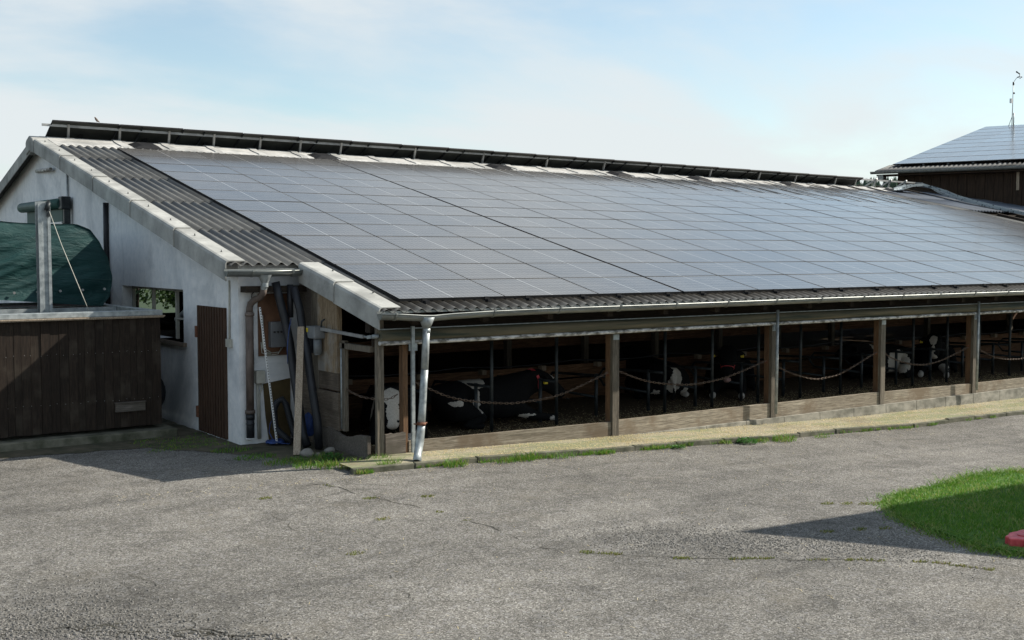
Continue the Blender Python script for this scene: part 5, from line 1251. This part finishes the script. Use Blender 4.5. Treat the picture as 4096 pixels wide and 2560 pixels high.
for (x, y, n, r, h) in [(-.42, -.42, 150, .10, .17), (-.30, .02, 120, .08, .15), (.42, -.75, 120, .12, .14), (1.55, -.74, 160, .16, .15), (1.2, -.78, 90, .1, .10), (2.2, -.78, 120, .15, .11), (3.0, -.82, 80, .1, .09), (6.05, -1.05, 80, .1, .10), (6.5, -1.12, 200, .16, .13), (7.4, -1.15, 60, .1, .07), (-1.35, .75, 300, .22, .08), (-1.1, .3, 300, .22, .09), (-1.55, 1.35, 200, .2, .06), (-.8, .05, 260, .25, .10), (-1.6, 2.1, 150, .2, .05), (-.75, .75, 120, .14, .10)]:
    tuft(g, x, y, zgr(x) + .006, n, r, h, rnd)
for k in range(90):
    x = rnd.uniform(-2.6, -1.4); y = rnd.uniform(2.6, 3.9); tuft(g, x, y, zgr(-1), 12, .08, .035, rnd)
tag(g.build('verge_grass', M['tuft'], fix=False), 'bright green grass tufts growing along the kerb and wall foot', 'grass', kind='stuff')
g = MB(); rnd = random.Random(9)
for q in joint:
    if q.y > -5.2 and rnd.random() < .8: continue
    if mnoise.noise((q.x * 2.2, q.y * 2.2, 7)) > -.05: tuft(g, q.x, q.y, zgr(q.x), rnd.randint(8, 40), .035, .022, rnd)
for (x, y) in [(2.92, -4.91), (3.13, -5.02), (3.3, -5.14), (3.45, -5.2), (-2.5, -1.2), (-1.5, -1.9), (-.9, -2.2), (-1.9, -2.9), (-2.8, -4.0), (1.7, -5.9), (2.1, -6.0), (2.4, -6.1)]: tuft(g, x, y, zgr(x), 70, .06, .022, rnd)
for k in range(500):
    q = Vector((2.7, -6.3)).lerp(Vector((2.4, -7.4)), rnd.random()); blade(g, q.x - abs(rnd.gauss(0, .15)), q.y + rnd.gauss(0, .1), zgr(q.x), .02, .004, 1, rnd)
tag(g.build('moss_growth', M['moss'], fix=False), 'yellowish moss and weeds growing in the asphalt joints', 'moss', kind='stuff')
g = MB(); rnd = random.Random(10)
for k in range(15000):
    x = rnd.uniform(.3, 17); y = rnd.uniform(ykerb(x) + .02, .14)
    if mnoise.noise((x * .9, y * 2.4, 2)) < rnd.uniform(-.6, .3): continue
    a = rnd.uniform(0, math.pi); l = rnd.uniform(.006, .022); w = .0025; z = zap(x) + .002 + rnd.uniform(0, .006); dx, dy = math.cos(a), math.sin(a)
    g.quad([(x - dx * l - dy * w, y - dy * l + dx * w, z), (x + dx * l - dy * w, y + dy * l + dx * w, z + rnd.uniform(0, .008)), (x + dx * l + dy * w, y + dy * l - dx * w, z + .004), (x - dx * l + dy * w, y - dy * l - dx * w, z)])
for k in range(9000):
    x = rnd.uniform(.0, 17); y = .3 + abs(rnd.gauss(0, .7)); a = rnd.uniform(0, math.pi); l = rnd.uniform(.01, .035); w = .003; z = -2.146 + rnd.uniform(0, .01); dx, dy = math.cos(a), math.sin(a)
    g.quad([(x - dx * l - dy * w, y - dy * l + dx * w, z), (x + dx * l - dy * w, y + dy * l + dx * w, z + .008), (x + dx * l + dy * w, y + dy * l - dx * w, z + .008), (x - dx * l + dy * w, y - dy * l - dx * w, z)])
for k in range(900):
    x = rnd.uniform(-4, 10); y = rnd.uniform(-8, -.9) if rnd.random() < .4 else ykerb(x) - abs(rnd.gauss(0, .25)) - .02
    a = rnd.uniform(0, math.pi); l = rnd.uniform(.006, .03); w = .002; z = zgr(x) + .006; dx, dy = math.cos(a), math.sin(a)
    g.quad([(x - dx * l - dy * w, y - dy * l + dx * w, z), (x + dx * l - dy * w, y + dy * l + dx * w, z + .004), (x + dx * l + dy * w, y + dy * l - dx * w, z + .004), (x - dx * l + dy * w, y - dy * l - dx * w, z)])
tag(g.build('straw', M['straw'], fix=False), 'chopped straw scattered on the strip along the barn', 'straw', kind='stuff')
g = MB(); rnd = random.Random(12)
def chip(b, x, y, z, r, rnd):
    i = len(b.v); n = 5; a0 = rnd.uniform(0, 6.28)
    for k in range(n): a = a0 + 2 * math.pi * k / n; q = r * rnd.uniform(.7, 1.2); b.v.append((x + q * math.cos(a), y + q * math.sin(a), z))
    for k in range(n): a = a0 + 2 * math.pi * k / n; q = r * rnd.uniform(.4, .8); b.v.append((x + q * math.cos(a), y + q * math.sin(a), z + r * rnd.uniform(.5, .9)))
    b.f.append(tuple(i + n + k for k in range(n)))
    for k in range(n): b.f.append((i + k, i + (k + 1) % n, i + n + (k + 1) % n, i + n + k))
for k in range(7000):
    x = -5.7 + rnd.gauss(0, .55); y = -5.0 + rnd.gauss(0, .8) - (x + 5.7) * .6
    chip(g, x, y, zgr(x), rnd.uniform(.004, .013), rnd)
for k in range(2600):
    t = rnd.random(); x = -5.95 + 1.5 * t + rnd.gauss(0, .06 + .08 * t); y = -4.75 - 1.25 * t + rnd.gauss(0, .10)
    chip(g, x, y, zgr(x), rnd.uniform(.006, .018), rnd)
for k in range(5000):
    x = rnd.uniform(-6, 7); y = rnd.uniform(-10, -.8); 
    if mnoise.noise((x * .7, y * .7, 3)) < .05: continue
    chip(g, x, y, zgr(x), rnd.uniform(.003, .008), rnd)
for k in range(4500):
    t = rnd.random(); x = -.4 + 2.2 * t + rnd.gauss(0, .3); y = -5.4 - 1.6 * t + rnd.gauss(0, .35) + .3
    chip(g, x, y, zgr(x), rnd.uniform(.004, .010), rnd)
tag(g.build('loose_gravel', M['gravel'], fix=False), 'loose stone chips scattered over the worn asphalt', 'gravel', kind='stuff')
def leafy(name, x, y, z, n, r, label, seed, mk='weed', hs=1.0):
    rnd = random.Random(seed); b = MB()
    for k in range(n):
        a = rnd.uniform(0, 6.28); q = r * math.sqrt(rnd.random()); zz = z + rnd.uniform(.01, r * .7 * hs) * (1 - q / r * .5); l = rnd.uniform(.022, .045); c = Vector((x + q * math.cos(a), y + q * math.sin(a), zz))
        d = Vector((math.cos(a + rnd.uniform(-1, 1)), math.sin(a + rnd.uniform(-1, 1)), rnd.uniform(-.2, .8))).normalized(); s = d.cross(Vector((rnd.uniform(-.4, .4), rnd.uniform(-.4, .4), 1))).normalized() * l * .45
        b.quad([c, c + d * l * .5 + s, c + d * l, c + d * l * .5 - s])
    for k in range(5):
        a = rnd.uniform(0, 6.28); b.tube([(x, y, z), (x + r * .5 * math.cos(a), y + r * .5 * math.sin(a), z + r * .5 * hs)], .003, 4)
    return tag(b.build(name, M[mk], origin=(x, y, z), fix=False), label, 'weed')
leafy('leafy_weed', 5.72, -1.03, zgr(5.7), 320, .15, 'largest leafy green weed at the kerb below the chain bays', 1)
leafy('leafy_weed', 4.32, -.93, zgr(4.3), 110, .09, 'small pale leafy weed in a gap of the kerb left of the largest weed', 2)
leafy('leafy_weed', -.72, .62, zgr(-.7), 150, .13, 'shaded leafy weed under the corner boards by the black pipe', 3, hs=1.3)
# red plastic piece at the lawn edge
rp = thing('sandpit_lid', 'red scalloped plastic piece lying at the lawn edge', 'plastic toy', (2.85, -7.55, -2.22))
b = MB(); n = 40; poly = []
for k in range(n):
    a = 2 * math.pi * k / n; rr_ = 1 + .06 * math.cos(a * 10); poly.append((3.05 + .33 * rr_ * math.cos(a), -7.33 + .15 * rr_ * math.sin(a)))
b.prism(poly, 'z', zgr(2.9) + .02, zgr(2.9) + .11); b.build('tray', M['red'], rp, bevel=.012)
b = MB(); poly2 = [(3.08 + .20 * math.cos(2 * math.pi * k / 24), -7.33 + .09 * math.sin(2 * math.pi * k / 24)) for k in range(24)]; b.prism(poly2, 'z', zgr(2.9) + .111, zgr(2.9) + .118); b.build('lid_knob', M['red'], rp, bevel=.01)
g = leafy('leafy_weed', 2.80, -7.58, zgr(2.6), 130, .12, 'low leafy weed in front of the red plastic piece', 6)

# shed just outside the right edge: its roof throws the pointed shadow over yard and lawn
sh = thing('garden_shed', 'lean-to shed just outside the right edge whose shadow falls on the lawn', 'shed', (9, -9, -2.25))
AX, AY, AH = 6.40, -7.22, 2.0
b = MB(); b.hexa([(AX, AY, AH - .06), (AX + 9, AY - .25, AH - .06), (AX + 9, AY - 4.3, AH - 2.9), (AX, AY - 3.9, AH - 2.85), (AX, AY, AH), (AX + 9, AY - .25, AH), (AX + 9, AY - 4.3, AH - 2.84), (AX, AY - 3.9, AH - 2.79)]); b.build('roof', M['corr'], sh)
b = MB(); b.prism([(AY - .02, -2.4), (AY - .02, AH - .08), (AY - 3.6, AH - 2.72), (AY - 3.6, -2.4)], 'x', AX + .15, AX + 8.8); b.build('wall', M['white_wall'], sh)

# ------------------------------------------------------------------ trees behind
def bush(x, y, z, r, h, n, label, seed):
    rnd = random.Random(seed); t = thing('bush', label, 'bush', (x, y, z), 'bushes behind the barn'); b = MB()
    for k in range(n):
        th = rnd.uniform(0, 6.28); ph = math.acos(rnd.uniform(-.2, 1)); q = rnd.uniform(.55, 1.0) * (1 + .25 * mnoise.noise((th * 2, ph * 3, seed)))
        c = Vector((x + r * q * math.sin(ph) * math.cos(th), y + r * q * math.sin(ph) * math.sin(th), z + h * .35 + h * .65 * q * math.cos(ph)))
        d = Vector((rnd.gauss(0, 1), rnd.gauss(0, 1), rnd.gauss(0, 1))).normalized(); s = d.orthogonal().normalized(); l = rnd.uniform(.06, .13); e = d.cross(s)
        b.quad([c - s * l, c + e * l * .5, c + s * l, c - e * l * .5])
    b.build('crown', M['bush'], t, fix=False)
    MB().tube([(x, y, z), (x + .1, y, z + h * .5), (x, y + .1, z + h * .8)], [.09, .06, .02], 8).build('trunk', M['wood_brown'], t)
for k, (x, y, r, h) in enumerate([(4.0, 33, 2.0, 3.2), (7.0, 34, 2.2, 3.6), (9.8, 33.5, 1.8, 2.8)]):
    bush(x, y, -2.3, r, h, 2600, 'green bush seen through the gable window, ' + ('leftmost of three', 'middle one of three', 'rightmost of three')[k], 30 + k)
g = MB(); rnd = random.Random(44)
for k in range(200):
    az = R(rnd.uniform(50.5, 55.5)); D = rnd.uniform(165, 215); x = -7.8 + D * math.sin(az); y = -13.6 + D * math.cos(az); azd = math.degrees(az)
    top = (.6 + D * math.tan(R(3.30 + .05 * (azd - 50.5))) + rnd.uniform(-1.7, .9)); z0 = -4; hh = top - z0; r0 = hh * .17
    for lv in range(16):
        f = lv / 16; zc = z0 + hh * (.2 + .8 * f); rr_ = r0 * (1 - f) * rnd.uniform(.8, 1.15) + .12; m_ = 9
        for j in range(m_):
            a = 2 * math.pi * j / m_ + rnd.uniform(-.2, .2); da = rnd.uniform(.20, .36); q = rr_ * rnd.uniform(.7, 1.2)
            g.quad([(x, y, zc + hh * .06), (x + q * math.cos(a - da), y + q * math.sin(a - da), zc - hh * .015), (x + q * 1.1 * math.cos(a), y + q * 1.1 * math.sin(a), zc - hh * .03), (x + q * math.cos(a + da), y + q * math.sin(a + da), zc - hh * .015)])
tag(g.build('conifer_wood', M['needles'], fix=False), 'dark conifer wood far behind the ridge rack', 'wood', kind='stuff')
b = MB(); xs_ = [60 + 12 * k for k in range(20)]
tag(MB().hexa([(60, 70, -4), (240, 70, -4), (300, 180, -4), (60, 180, -4), (90, 84, 1), (220, 84, 1), (280, 175, 5), (90, 175, 5)]).build('hill', M['soil']), 'low wooded rise behind the farm', 'hill', kind='structure')

# ------------------------------------------------------------------ birds
def bird(loc, s, rot, label, fly=False):
    t = thing('bird', label, 'bird', loc); t.rotation_euler = (0, 0, rot); t.scale = (s,) * 3; t['_w'] = [0, 0, 0]
    P = [(-.16, 0, .02, .012), (-.06, 0, .05, .035), (.02, 0, .09, .045), (.06, 0, .14, .032), (.085, 0, .17, .028), (.13, 0, .168, .006)]
    if fly: P = [(-.16, 0, .06, .012), (-.06, 0, .07, .035), (.02, 0, .08, .045), (.06, 0, .09, .032), (.095, 0, .095, .028), (.13, 0, .09, .006)]
    me = bpy.data.meshes.new('body'); me.from_pydata([p[:3] for p in P], [(i, i + 1) for i in range(5)], []); o = bpy.data.objects.new('body', me); C.objects.link(o); o.parent = t; me.materials.append(M['brown_pipe'])
    m = o.modifiers.new('skin', 'SKIN')
    for i, p in enumerate(P): me.skin_vertices[0].data[i].radius = (p[3], p[3]); me.skin_vertices[0].data[i].use_root = (i == 2)
    o.modifiers.new('s', 'SUBSURF').levels = 1
    if fly:
        for sg in (-1, 1): MB().hexa([(-.05, sg * .03, .07), (.04, sg * .03, .07), (.0, sg * .26, .13), (-.06, sg * .26, .13), (-.05, sg * .03, .08), (.04, sg * .03, .08), (.0, sg * .26, .135), (-.06, sg * .26, .135)]).build('wing', M['brown_pipe'], t)
    else:
        for sg in (-1, 1): MB().tube([(0, sg * .015, .05), (.0, sg * .015, .0)], .004, 5).build('leg', M['rust'], t)
bird((-.17, 13.60, 3.645), .62, R(215), 'small brown bird perched on top of the raised panels near the left end')
bird((9.5, 14.0, 8.35), 0.8, R(30), 'tiny bird flying high in the sky above the barn', True)
for o in C.objects:
    if '_w' in o: del o['_w']
